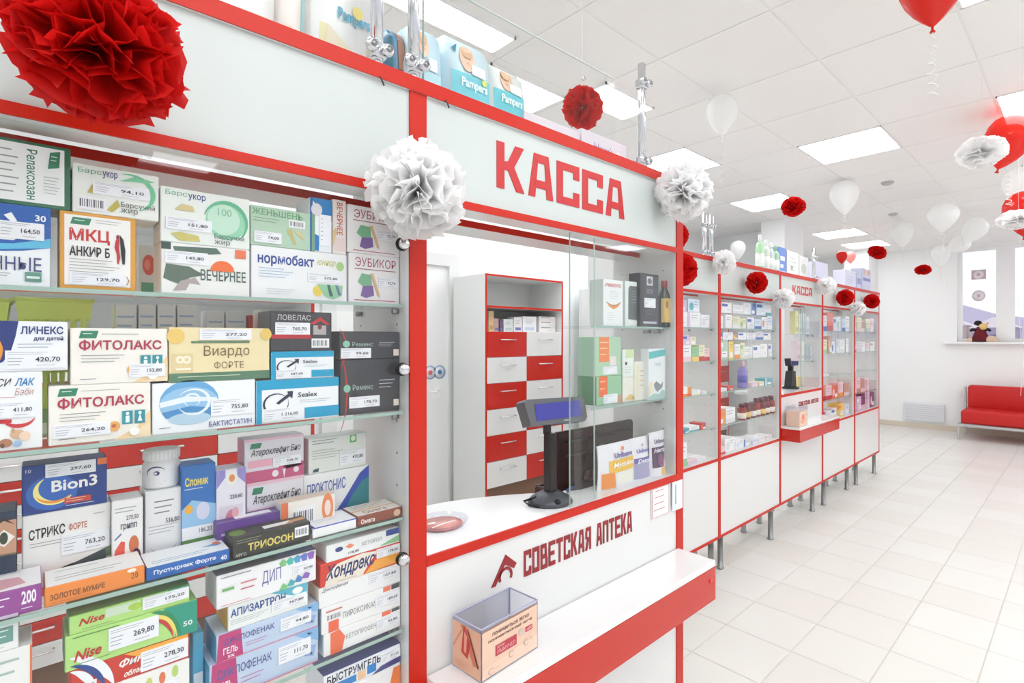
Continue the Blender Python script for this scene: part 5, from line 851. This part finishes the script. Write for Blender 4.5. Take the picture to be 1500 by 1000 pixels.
goods('C',uC,c0,c1,SHZ[1],'second',[sp('white',.10,.12,.08,'light grey'),sp('pale yellow',.09,.13,.08,'green'),sp('tan',.08,.16,.08,'yellow'),sp('white',.10,.11,.08,'blue'),sp('pale blue',.12,.13,.08,'blue'),sp('white',.12,.12,.08,'light grey'),sp('white',.1,.14,.08,'blue')])
goods('C',uC,c0,c1,SHZ[2],'third',[sp('light grey',.10,.05,.08,'white'),sp('white',.14,.02,.08,'pale blue')])
goods('C',uC,c0,c1,SHZ[3],'fourth',[sp('tan',.12,.14,.08,'dark red'),sp('pale pink',.12,.13,.08,'red'),sp('orange-red',.12,.12,.08,'pale pink'),sp('pale pink',.12,.14,.08,'orange'),sp('tan',.12,.12,.08,'pale pink')])
goods('C',uC,c0,c1,BZ,'lowest',[sp('red',.12,.08,.08,'orange'),sp('white',.13,.09,.08,'lilac'),sp('white',.12,.10,.08,'blue'),sp('yellow',.17,.13,.08,'orange'),sp('pale blue',.12,.11,.08,'white')])
uD='last far cabinet'; d0,d1=FD[0]+.03,FD[1]-.03
goods('D',uD,d0,d1,SHZ[0],'top',[sp('pale pink',.12,.14,.08,'plum'),sp('pale yellow',.12,.15,.08,'pale pink'),sp('tan',.1,.13,.08,'pale yellow'),sp('pale yellow',.12,.14,.08,'grey-green'),sp('pale pink',.12,.15,.08,'tan')])
goods('D',uD,d0,d1,SHZ[1],'second',[sp('pale pink',.12,.07,.08,'plum'),sp('light grey',.12,.11,.08,'lilac'),sp('white',.12,.10,.08,'green'),sp('pale pink',.11,.09,.08,'light grey'),sp('white',.12,.1,.08,'tan')])
goods('D',uD,d0,d1,SHZ[2],'third',[sp('pale blue',.16,.12,.08,'light grey')])
goods('D',uD,d0,d1,SHZ[3],'fourth',[sp('pale pink',.15,.14,.08,'red'),sp('pale pink',.14,.15,.08,'tan'),sp('tan',.14,.13,.08,'pale pink'),sp('pale pink',.15,.14,.08,'lilac')])
goods('D',uD,d0,d1,BZ,'lowest',[sp('lilac',.13,.17,.08,'plum'),sp('lilac',.13,.15,.08,'white'),sp('plum',.12,.17,.08,'lilac'),sp('lilac',.14,.18,.08,'light grey'),sp('plum',.13,.16,.08,'pale pink')])
# ================================================================ on top of the cabinets
def pack(px0,px1,yt,X,label,body,art,d=.10,z=ZT,puff=.012):
    a=un(px0,yt,X=X); c=un(px1,yt,X=X); h=a.z-z; w_=c.y-a.y
    t=thing('nappy_pack',label,'pack',(X,a.y,z)); n=8; b=MB()
    # a soft pack: bulging faces, pinched top
    vs=[];
    ring=[]
    for j in range(9):
        v=j/8; tp=1 if v<.88 else 1-(v-.88)/.12*.35; bl=puff*math.sin(math.pi*min(1,v*1.1))
        r=[(-d/2+(d/2)*tp+bl,.004),(-d/2+(d/2)*tp+bl*1.3,w_/2),(-d/2+(d/2)*tp+bl,w_-.004),(-d/2,w_+bl*.3),(-d/2-(d/2)*tp-bl,w_-.004),(-d/2-(d/2)*tp-bl,.004),(-d/2,-bl*.3)]
        vs+=[(x,y,v*h) for x,y in r]
    m=7; fs=[(j*m+i,j*m+(i+1)%m,(j+1)*m+(i+1)%m,(j+1)*m+i) for j in range(8) for i in range(m)]+[tuple(range(m))[::-1],tuple(8*m+i for i in range(m))]
    b.add(vs,fs,mat(body,.35),True); b.build('pack_body',t)
    P=lambda u,v,l:(((-d/2+(d/2)*(1 if v<.88 else 1-(v-.88)/.12*.35))+puff*math.sin(math.pi*min(1,v*1.1))*(1.0+.3*(1-abs(2*u-1)))+l+.0006),.004+u*(w_-.008),v*h)
    def patch(pts,col,l):   # subdivide so that it follows the bulge
        us=[p[0] for p in pts]; v0s=[p[1] for p in pts]; u0,u1,v0,v1=min(us),max(us),min(v0s),max(v0s); g=MB(); nn=8
        g.add([P(u0+(u1-u0)*i/nn,v0+(v1-v0)*j/nn,l) for j in range(nn+1) for i in range(nn+1)],[(j*(nn+1)+i,j*(nn+1)+i+1,(j+1)*(nn+1)+i+1,(j+1)*(nn+1)+i) for j in range(nn) for i in range(nn)],mat(col)); return g
    for k,(col,u0,v0,u1,v1) in enumerate(art[0]): patch([(u0,v0),(u1,v1)],col,.0005+.0004*k).build('printed_panel',t)
    b=MB(); draw(b,P,art[1],.0028); b.build('printed_picture',t)
    return t
face=lambda cu,cv,s:[('e',cu,cv,.17*s,.15*s,(232,198,172)),('e',cu,cv+.07*s,.14*s,.07*s,(214,176,140)),('e',cu-.05*s,cv,.012*s,.010*s,(190,148,128)),('e',cu+.06*s,cv,.012*s,.010*s,(190,148,128)),('e',cu,cv-.06*s,.03*s,.010*s,(222,160,146))]
tq=(104,196,206); XP=-1.035
pack(330,402,-120,XP,'white and peach nappy pack at the start of the cabinet top',(240,238,236),([((232,206,190),.1,.0,.96,.26)],[('p',[(.2,.1),(.9,.22),(.9,.16),(.2,.04)],(206,170,150))]))
pack(404,446,-110,XP,'pinkish nappy pack with a teal side seam behind the glass screen',(238,230,224),([((150,196,196),.86,.0,1,.98),((236,214,200),.05,.0,.5,.24)],[]))
pack(450,543,-90,XP,'big cream and white nappy pack with a yellow sun and teal lettering',(240,240,238),([((232,224,180),.12,.0,.24,.36)],[('p',[(.2,.03),(.92,.05),(.7,.20),(.24,.36)],(238,226,200)),('t','Pampers',.40,.40,.96,.53,(80,170,200),'b'),('e',.74,.54,.09,.055,(244,226,130)),('e',.55,.80,.16,.07,(226,222,230)),('p',[(.3,.1),(.5,.16),(.8,.08),(.6,.04)],(226,200,160))]))
pack(567,594,36,XP-.03,'slim dark teal and brown nappy pack between the two chrome poles',(96,140,170),([((30,110,120),.0,.0,.2,.98),((170,120,96),.55,.45,1,.98),((90,180,184),.5,.0,1,.42)],[]),puff=.004)
pack(603,644,30,XP,'light blue nappy pack with a baby picture right of the second pole',(196,224,236),([((190,226,234),.0,.0,1,.4)],face(.3,.74,1.2)+[('r',.45,.42,.8,.58,(238,240,246)),('t','Pampers',.4,.16,.95,.27,(238,248,250),'b')]))
pack(654,714,45,XP,'tall bluish nappy pack with baby face and white sticker',(206,228,236),([((120,200,212),.0,.0,1,.54)],face(.42,.74,1.15)+[('r',.50,.55,.88,.68,(238,240,246)),('t','Pampers',.24,.34,.92,.48,(240,250,250),'b'),('e',.84,.50,.07,.04,(214,226,110)),('ln',.3,.06,.9,.14,2,(220,240,244)),('p',[(.02,.8),(.2,.9),(.12,.76)],(60,140,170))]))
pack(717,765,88,XP,'turquoise nappy pack with baby face at the end of the pack row',(222,226,222),([(tq,.0,.0,1,.60)],face(.42,.78,1.15)+[('r',.50,.60,.90,.74,(238,240,246)),('t','Pampers',.22,.38,.90,.54,(240,250,250),'b'),('ln',.3,.08,.9,.18,2,(220,240,244))]))
for k,(x0,x1,yt) in enumerate(((768,851,161),(852,919,187))):
    a=un(x0,yt,X=XP+.02); c=un(x1,yt,X=XP+.02)
    o1=carton('tissue_box',['white soap carton lying beside the last nappy pack','white soap carton lying next to the chrome pole with clamps'][k],'carton',(XP+.02,a.y,ZT),.09,c.y-a.y-.004,a.z-ZT,(220,210,217),[('t',"Johnson's",.22,.34,.66,.70,(70,70,150),'i',-.0),('t','baby',.42,.2,.6,.32,(130,130,170)),('e',.8,.42,.10,.22,(240,226,220)),('e',.8,.3,.03,.08,(190,200,170))])
carton('soap_carton','pale grey-blue small carton at the foot of the clamped chrome pole','carton',(XP+.01,un(921,200,X=XP).y,ZT),.06,.05,.055,(196,214,222),[('ln',.1,.2,.9,.8,3,(150,170,190))])
# chrome poles with clamps and the glass screens they hold
def pole(px,py,ztop,label,X=-.962,clamps=(.03,),r=.0115):
    a=un(px,py,X=X); t=thing('chrome_pole',label,'pole',(X,a.y,ZT)); H=ztop-ZT
    b=MB(); b.lathe([(r,0),(r,H),(r*.8,H+.002)],(0,0,0),M_chrome,20); b.build('tube',t); b=MB(); b.lathe([(r*1.8,0),(r*1.8,.006),(r*1.2,.01)],(0,0,0),M_chrome,20); b.build('foot',t)
    for z in clamps:
        for s in (0,1):
            b=MB(); b.lathe([(.0,0),(.011,.001),(.012,.004),(.012,.010),(.008,.013)],(r+.002,(-.018 if s==0 else .012),z),M_chrome,18,'x'); b.lathe([(.006,0),(.006,.004)],(r+.014,(-.018 if s==0 else .012),z),M_steel,12,'x'); b.build('clamp_disc',t)
        b=MB(); b.box(-r-.004,r+.004,-r-.004,r+.004,z-.014,z+.014,M_chrome,.003); b.build('collar',t)
    return t
pole(552,96,2.30,'chrome pole with round clamps before the cream nappy pack',clamps=(.035,))
pole(606,112,2.30,'chrome pole with round clamps over the red double post',clamps=(.035,))
pole(940,241,2.335,'lone chrome pole with two clamps near the end of the near till',X=-.99,clamps=(.04,.28))
for k,(px,z) in enumerate(((1032,2.27),(1042,2.27),(1192,2.27))):
    a=un(px,380,X=-1.75); pole(px,380,z,['chrome pole behind the white pompoms, nearer of two','chrome pole behind the white pompoms, farther of two','chrome pole above the far till sign'][k],X=-1.72,clamps=(.03,.2),r=.014)
for y0,y1,lab in ((-.42,un(523,60,X=-.97).y,'glass screen on the cabinet top before the cream pack'),(un(621,60,X=-.97).y,1.17,'glass screen on the till top before the nappy packs')):
    t=thing('glass_screen',lab,'glass screen',(-.972,y0,ZT)); MB().box(-.003,.003,0,y1-y0,.004,.235,M_glass).build('pane',t)
    b=MB(); b.box(-.003,.003,-.0012,0,.004,.235,M_edge); b.box(-.003,.003,0,y1-y0,.235,.2362,mat((214,222,218),.3)); b.build('pane_edge',t)
    MB().box(-.006,.006,.03,.06,0,.02,M_steel).build('screen_clamp',t); MB().box(-.006,.006,y1-y0-.06,y1-y0-.03,0,.02,M_steel).build('screen_clamp',t); MB().lathe([(.006,0),(.006,.004)],(.003,(y1-y0)*.78,.19),M_chrome,12,'x').build('screen_button',t)
# far cabinet tops: bottles and packs
def far_bottle(px,yt,c,capc,label,r=.04,X=-1.80,lab=(236,240,236)):
    a=un(px,400,X=X); h=un(px,yt,X=X).z-ZT; t=thing('lotion_bottle',label,'bottle',(X,a.y,ZT))
    b=MB(); b.lathe([(r,0),(r,h*.7),(r*.5,h*.82)],(0,0,0),mat(c,.25),16); b.build('bottle_body',t); b=MB(); b.lathe([(r*.42,h*.82),(r*.42,h),(r*.3,h*1.01)],(0,0,0),mat(capc,.4),14); b.build('cap',t)
    b=MB(); b.lathe([(r*1.01,h*.15),(r*1.01,h*.5)],(0,0,0),mat(lab,.4),16); b.build('bottle_label',t)
far_bottle(1113,344,(180,222,182),(240,240,240),'bright green bottle with white cap on the wide far cabinet',.032)
far_bottle(1122,352,(220,226,222),(236,238,238),'clear whitish bottle next to the bright green one',.03)
far_bottle(1129,356,(206,214,212),(230,234,232),'greyish bottle, middle of the bottle row over the far cabinet',.028)
far_bottle(1136,360,(170,206,180),(150,190,160),'sage bottle beside the blue pack over the far cabinet',.03)
def far_pack(x0,x1,yt,body,label,art=(),X=-1.80,sd=None):
    a=un(x0,yt,X=X); c=un(x1,yt,X=X); carton('care_pack',label,'pack',(X,a.y,ZT),.12,c.y-a.y-.004,a.z-ZT,body,art,sd)
far_pack(1141,1152,361,(110,140,210),'blue pack with white shapes at the far till boundary',[('r',.2,.55,.8,.7,(236,238,246)),('r',.2,.3,.6,.42,(226,230,244)),('r',0,0,1,.2,(180,206,234))])
far_pack(1153,1170,366,(232,234,232),'whitish speckled pack above the far till sign',[('ln',.2,.2,.8,.8,4,(190,200,190)),('e',.4,.4,.1,.08,(150,170,150))])
far_pack(1171,1184,374,(236,236,234),'off-white pack before the chrome pole over the far till',[('e',.5,.5,.3,.2,(206,214,200))])
far_pack(1196,1213,382,(216,216,236),'pale lavender pack behind the white pompoms of the far till',[('r',.1,.1,.9,.3,(200,200,226))])
far_pack(1238,1254,394,(222,224,240),'pale lavender box on the cabinet past the far till',[('ln',.2,.3,.8,.7,3,(190,196,220))])
far_pack(1255,1262,398,(206,214,236),'narrow bluish box beside the pale lavender box',[('r',.1,.4,.9,.7,(150,160,206))])
far_pack(1263,1276,392,(208,208,232),'violet-blue box with orange figures at the end of the far tops',[('e',.3,.85,.15,.1,(230,190,160)),('e',.7,.85,.15,.1,(226,180,150)),('r',.1,.5,.9,.62,(130,130,190))])
# ================================================================ pompoms and balloons
M_pr=thinmat('red_tissue_paper',(222,26,24),.45,rough=.5); M_pw=thinmat('white_tissue_paper',(254,254,254),.68,rough=.6)
def petal_geo(Rr,W,seed,nu=8,nv=5):
    q=random.Random(seed); p1,p2,am=q.uniform(0,6),q.uniform(0,6),q.uniform(.8,1.3); vs=[];fs=[]
    for j in range(nv+1):
        s=j/nv
        for i in range(nu+1):
            a=2*i/nu-1; wd=W*(.12+.88*s**.8)
            x=a*wd; r=Rr*(.12+.88*s)-Rr*.16*a*a*s+ (Rr*.035*math.cos(a*9+p2) if j==nv else 0)
            n=.34*W*a*a*s-.08*W*s + am*.16*W*s*math.sin(a*4.4+p1+s*1.2)+.10*W*s*s*math.sin(a*8+p2)
            vs.append(Vector((x,n,r)))
    for j in range(nv):
        for i in range(nu): fs.append((j*(nu+1)+i,j*(nu+1)+i+1,(j+1)*(nu+1)+i+1,(j+1)*(nu+1)+i))
    return vs,fs
def dirs(n,q):
    out=[]
    for k in range(n):
        z=1-2*(k+.5)/n; t=k*2.399963; s=math.sqrt(1-z*z); d=Vector((s*math.cos(t),s*math.sin(t),z)); 
        u=d.orthogonal().normalized(); u=Matrix.Rotation(q.uniform(0,6.283),3,d)@u; v=d.cross(u); m=Matrix((u,v,d)).transposed(); out.append(m.to_4x4()@Matrix.Scale(q.uniform(.92,1.04),4))
    return out
def string(mb,c,r,top): mb.tube([(0,0,r*.9),(0,0,top)],.0012,mat((236,236,236),.6),5)
def pompom_big(loc,r,m,label,seed,n=84,sq=(1,1,1),cord=None):
    q=random.Random(seed); t=thing('paper_pompom',label,'pompom',loc); t.scale=sq
    ms=[]
    for k in range(5):
        vs,fs=petal_geo(r,r*.70,seed*10+k,10,6); b=MB(); b.add(vs,fs,m,True); ms.append(b.mesh('petal'))
    for M in dirs(n,q):
        o=link(R.choice(ms),'petal',t); o.matrix_local=M
    if cord: b=MB(); b.tube([(0,0,r*.5),(0,0,cord)],.0012,mat((236,236,236),.6),5); b.build('cord',t)
PV={}
def pompom_small(loc,r,m,label,seed,cord=None,sq=(1,1,1),rot=None):
    k=(m.name,seed%2)
    if k not in PV:
        b=MB(); q=random.Random(seed)
        for i,M in enumerate(dirs(64,q)):
            vs,fs=petal_geo(1,.5,i%6+seed,5,3); b.add([M@v for v in vs],fs,m,True)
        PV[k]=b.mesh('paper_pompom')
    o=link(PV[k],'paper_pompom',None,loc,rot or (seed,seed*2,seed*3),label,'pompom'); o.scale=(r*sq[0],r*sq[1],r*sq[2])
    if cord:
        c=MB(); c.tube([(0,0,0),(0,0,cord)],.0012,mat((236,236,236),.6),5); l=c.build('cord',None); l.parent=o
        l.matrix_parent_inverse=Matrix(); l.matrix_local=(Matrix.Translation(loc)@o.rotation_euler.to_matrix().to_4x4()@Matrix.Diagonal((*o.scale,1))).inverted()@Matrix.Translation(loc)
    return o
pompom_big(un(148,72,X=-.815),.078,M_pr,'big red tissue pompom hung before the blank header of the near cabinet',3,96)
pompom_big(un(613,278,X=-.845),.080,M_pw,'big white tissue pompom over the red double post',5,88)
pompom_big(un(1001,281,X=-.86),.080,M_pw,'white tissue pompom on the top outer corner of the near till bay',8,84)
def pp(px,py,rp,m,label,seed,X=None,D=None,cord=None,sq=(1,1,1),rot=None):
    p=un(px,py,X=X) if X is not None else un(px,py,D=D); d=-p.x*.7007+p.y*.7134; ray_=p-Vector((0,0,EYE)); r=rp*d/F_
    return pompom_small(p,r,m,label,seed,cord if cord!='c' else CEIL-p.z,sq,rot)
ZR=(0,0,0)
pp(853,158,31,M_pr,'red pompom hanging behind the white soap cartons',1,D=2.1,cord='c')
XQ=-1.59
pp(989,345,20,M_pr,'red pompom peeking out right under the corner white pompom',2,X=XQ)
pp(995,395,27,M_pr,'red pompom half hidden by the red post of the near till',3,X=XQ)
pp(1061,384,18,M_pw,'white pompom at the first post of the far row',4,X=XQ)
pp(1108,414,16.5,M_pr,'red pompom in the middle of the wide far cabinet header',5,X=XQ)
pp(1148,437,15.5,M_pw,'white pompom left of the far till sign',6,X=XQ)
pp(1210,418,14,M_pw,'white pompom right of the far till sign',8,X=XQ)
pp(1238,436,12.5,M_pr,'red pompom on the cabinet past the far till',9,X=XQ)
pp(1257,452,11,M_pw,'white pompom at the last post of the far row',10,X=XQ)
pp(1277,441,11,M_pr,'red pompom at the far end of the far row',11,X=XQ)
pp(1162,303,17,M_pr,'red pompom dangling on a thread above the far row, before a light panel',12,D=3.9,cord='c',sq=(1,1,.86),rot=ZR)
pp(1285,369,12.5,M_pr,'small red pompom dangling past the end of the far row',13,D=5.6,cord='c',sq=(1.05,1,.8),rot=(0,.5,0))
pp(1352,395,11,M_pr,'smallest red pompom dangling before the far wall',15,D=6.6,cord='c',sq=(1,1,.7),rot=ZR)
pp(1438,223,32,M_pw,'ragged white pompom on a thread before the tilted red balloon',16,D=3.0,cord='c',sq=(1,1,.72),rot=ZR)
pp(1492,321,24,M_pw,'flat white pompom under the lower red balloon at the frame edge',18,D=3.6,cord='c',sq=(1.1,1.1,.6),rot=ZR)
pp(1199,396,9.5,M_pw,'small white pompom behind the till header, partly hidden',14,X=-1.90)
def balloonmat(name,rgb,al,tr): 
    m=thinmat(name,rgb,tr,al,.15); return m
M_bw=balloonmat('white_latex',(250,251,250),.88,.45); M_br=balloonmat('red_latex',(226,44,30),.95,.3)
BG={}
def balloon(px,py,wp,D,m,label,tilt=(0,0),ribbon=.45,curly=True,k=1.0):
    p=un(px,py,D=D); r=wp/2*D/F_; t=thing('balloon',label,'balloon',p); t.rotation_euler=(tilt[0],tilt[1],0)
    if m.name not in BG:
        prof=[(.02,-1.42),(.10,-1.36),(.30,-1.18),(.58,-.86),(.80,-.52),(.94,-.18),(1.0,.15),(.97,.46),(.84,.76),(.60,.98),(.32,1.10),(.05,1.13)]
        b=MB(); b.lathe(prof,(0,0,0),m,32); q=MB(); q.lathe([(.035,-1.42),(.05,-1.45),(.03,-1.49),(.085,-1.56),(.09,-1.58)],(0,0,0),m,10); BG[m.name]=(b.mesh('balloon_body'),q.mesh('knot'))
    for me,nm in zip(BG[m.name],('balloon_body','knot')): o=link(me,nm,t); o.scale=(r,r,r*k)
    if ribbon:
        z0=-1.5*r*k; pts=[]; n=46 if curly else 14; q=random.Random(px)
        for i in range(n): s=i/(n-1); a=s*2*math.pi*(7 if curly else 1.2); w_=.010*min(1,s*5)*(1+.6*s) if curly else .012; pts.append((w_*math.cos(a),w_*math.sin(a)+.004*math.sin(s*9),z0-s*ribbon))
        b=MB(); b.tube(pts,.0022 if curly else .0016,mat((240,238,234),.4),5); b.build('ribbon',t,rot=(-tilt[0],-tilt[1],0))
    return t
balloon(1366,-24,90,1.9,M_br,'topmost red balloon with a long curly white ribbon',ribbon=.24)
balloon(1478,205,62,3.4,M_br,'tilted red balloon behind the ragged white pompom',(-.15,.28),.22)
balloon(1500,310,52,3.8,M_br,'lower red balloon at the frame edge above the flat white pompom',(0,0),0)
balloon(1058,166,46,3.1,M_bw,'nearest white balloon floating above the near till corner',(0,0),.28)
balloon(1237,287,40,4.9,M_bw,'white balloon with short ribbon beyond the square light panel',(0,0),.15)
balloon(1322,341,31,6.4,M_bw,'dull white balloon before the far wall corner',(0,0),.16)
balloon(1381,317,41,5.2,M_bw,'roundish white balloon above the smallest red pompom',(.2,.1),.55,False,.8)
balloon(1427,336,32,6.0,M_bw,'leaning white balloon before the window top',(0,.55),0)
balloon(1405,357,26,6.6,M_bw,'white balloon strongly leaning under the one before the window',(0,.95),0)
balloon(1378,373,25,7.4,M_bw,'faint white balloon low before the far wall',(0,0),.2)
balloon(1494,270,44,4.2,M_bw,'white balloon behind the two red balloons',(0,0),1.5,False)
balloon(1233,376,15,7.2,M_br,'small red balloon over the far cabinet tops',(0,0),0)
balloon(1246,376,14,7.6,thinmat('pink_latex',(244,176,170),.5,.9,.15),'small pink balloon beside the little red one over the far tops',(0,0),0)
balloon(1081,365,22,6.4,M_bw,'white balloon behind the bottles side of the far row',(0,0),0)
# ---------------------------------------------------------------- plush toy on the window sill
p=un(1436,503,Y=END-.06); t=thing('plush_toy','small plush figure in a burgundy robe sitting on the window sill','plush toy',(p.x,END-.05,WZ0))
rb_=mat((104,14,28),.8); sk=mat((232,200,130),.7); bk=mat((34,18,20),.8)
b=MB(); b.lathe([(.115,0),(.12,.02),(.085,.12),(.055,.20),(.045,.23)],(0,0,0),rb_,20,sy=.8); b.build('robe',t)
b=MB(); b.lathe([(.12,0),(.125,.015),(.118,.02)],(0,0,0),bk,20,sy=.8); b.build('robe_hem',t)
b=MB(); b.lathe([(.0,-.06),(.04,-.045),(.058,0),(.05,.035),(.0,.055)],(.035,-.01,.235),sk,18); b.build('head',t)
b=MB(); b.lathe([(0,-.04),(.045,-.02),(.052,.01),(.03,.04),(0,.045)],(-.03,.0,.285),bk,16); b.lathe([(0,-.02),(.02,0),(0,.02)],(.088,-.01,.285),sk,12); b.build('hat',t)
for s in (-1,1): b=MB(); b.tube([(s*.04,-.01,.18),(s*.10,-.02,.19),(s*.125,-.025,.165)],[.025,.022,.018],bk,10); b.build('sleeve',t)
for px,lab in ((1422,'round beige stone-like ornament left of the plush toy'),(1452,'sandy plush cushion heap right of the burgundy plush toy')):
    q=un(px,500,Y=END-.07); b=MB(); r=.06 if px<1430 else .085
    b.lathe([(r,0),(r*1.08,r*.3),(r*.8,r*.85),(r*.3,r*1.1),(.005,r*1.12)],(0,0,0),mat((222,196,172),.85,noise=20),16); b.build('sill_ornament',None,(q.x,END-.05,WZ0),None,lab,'ornament')
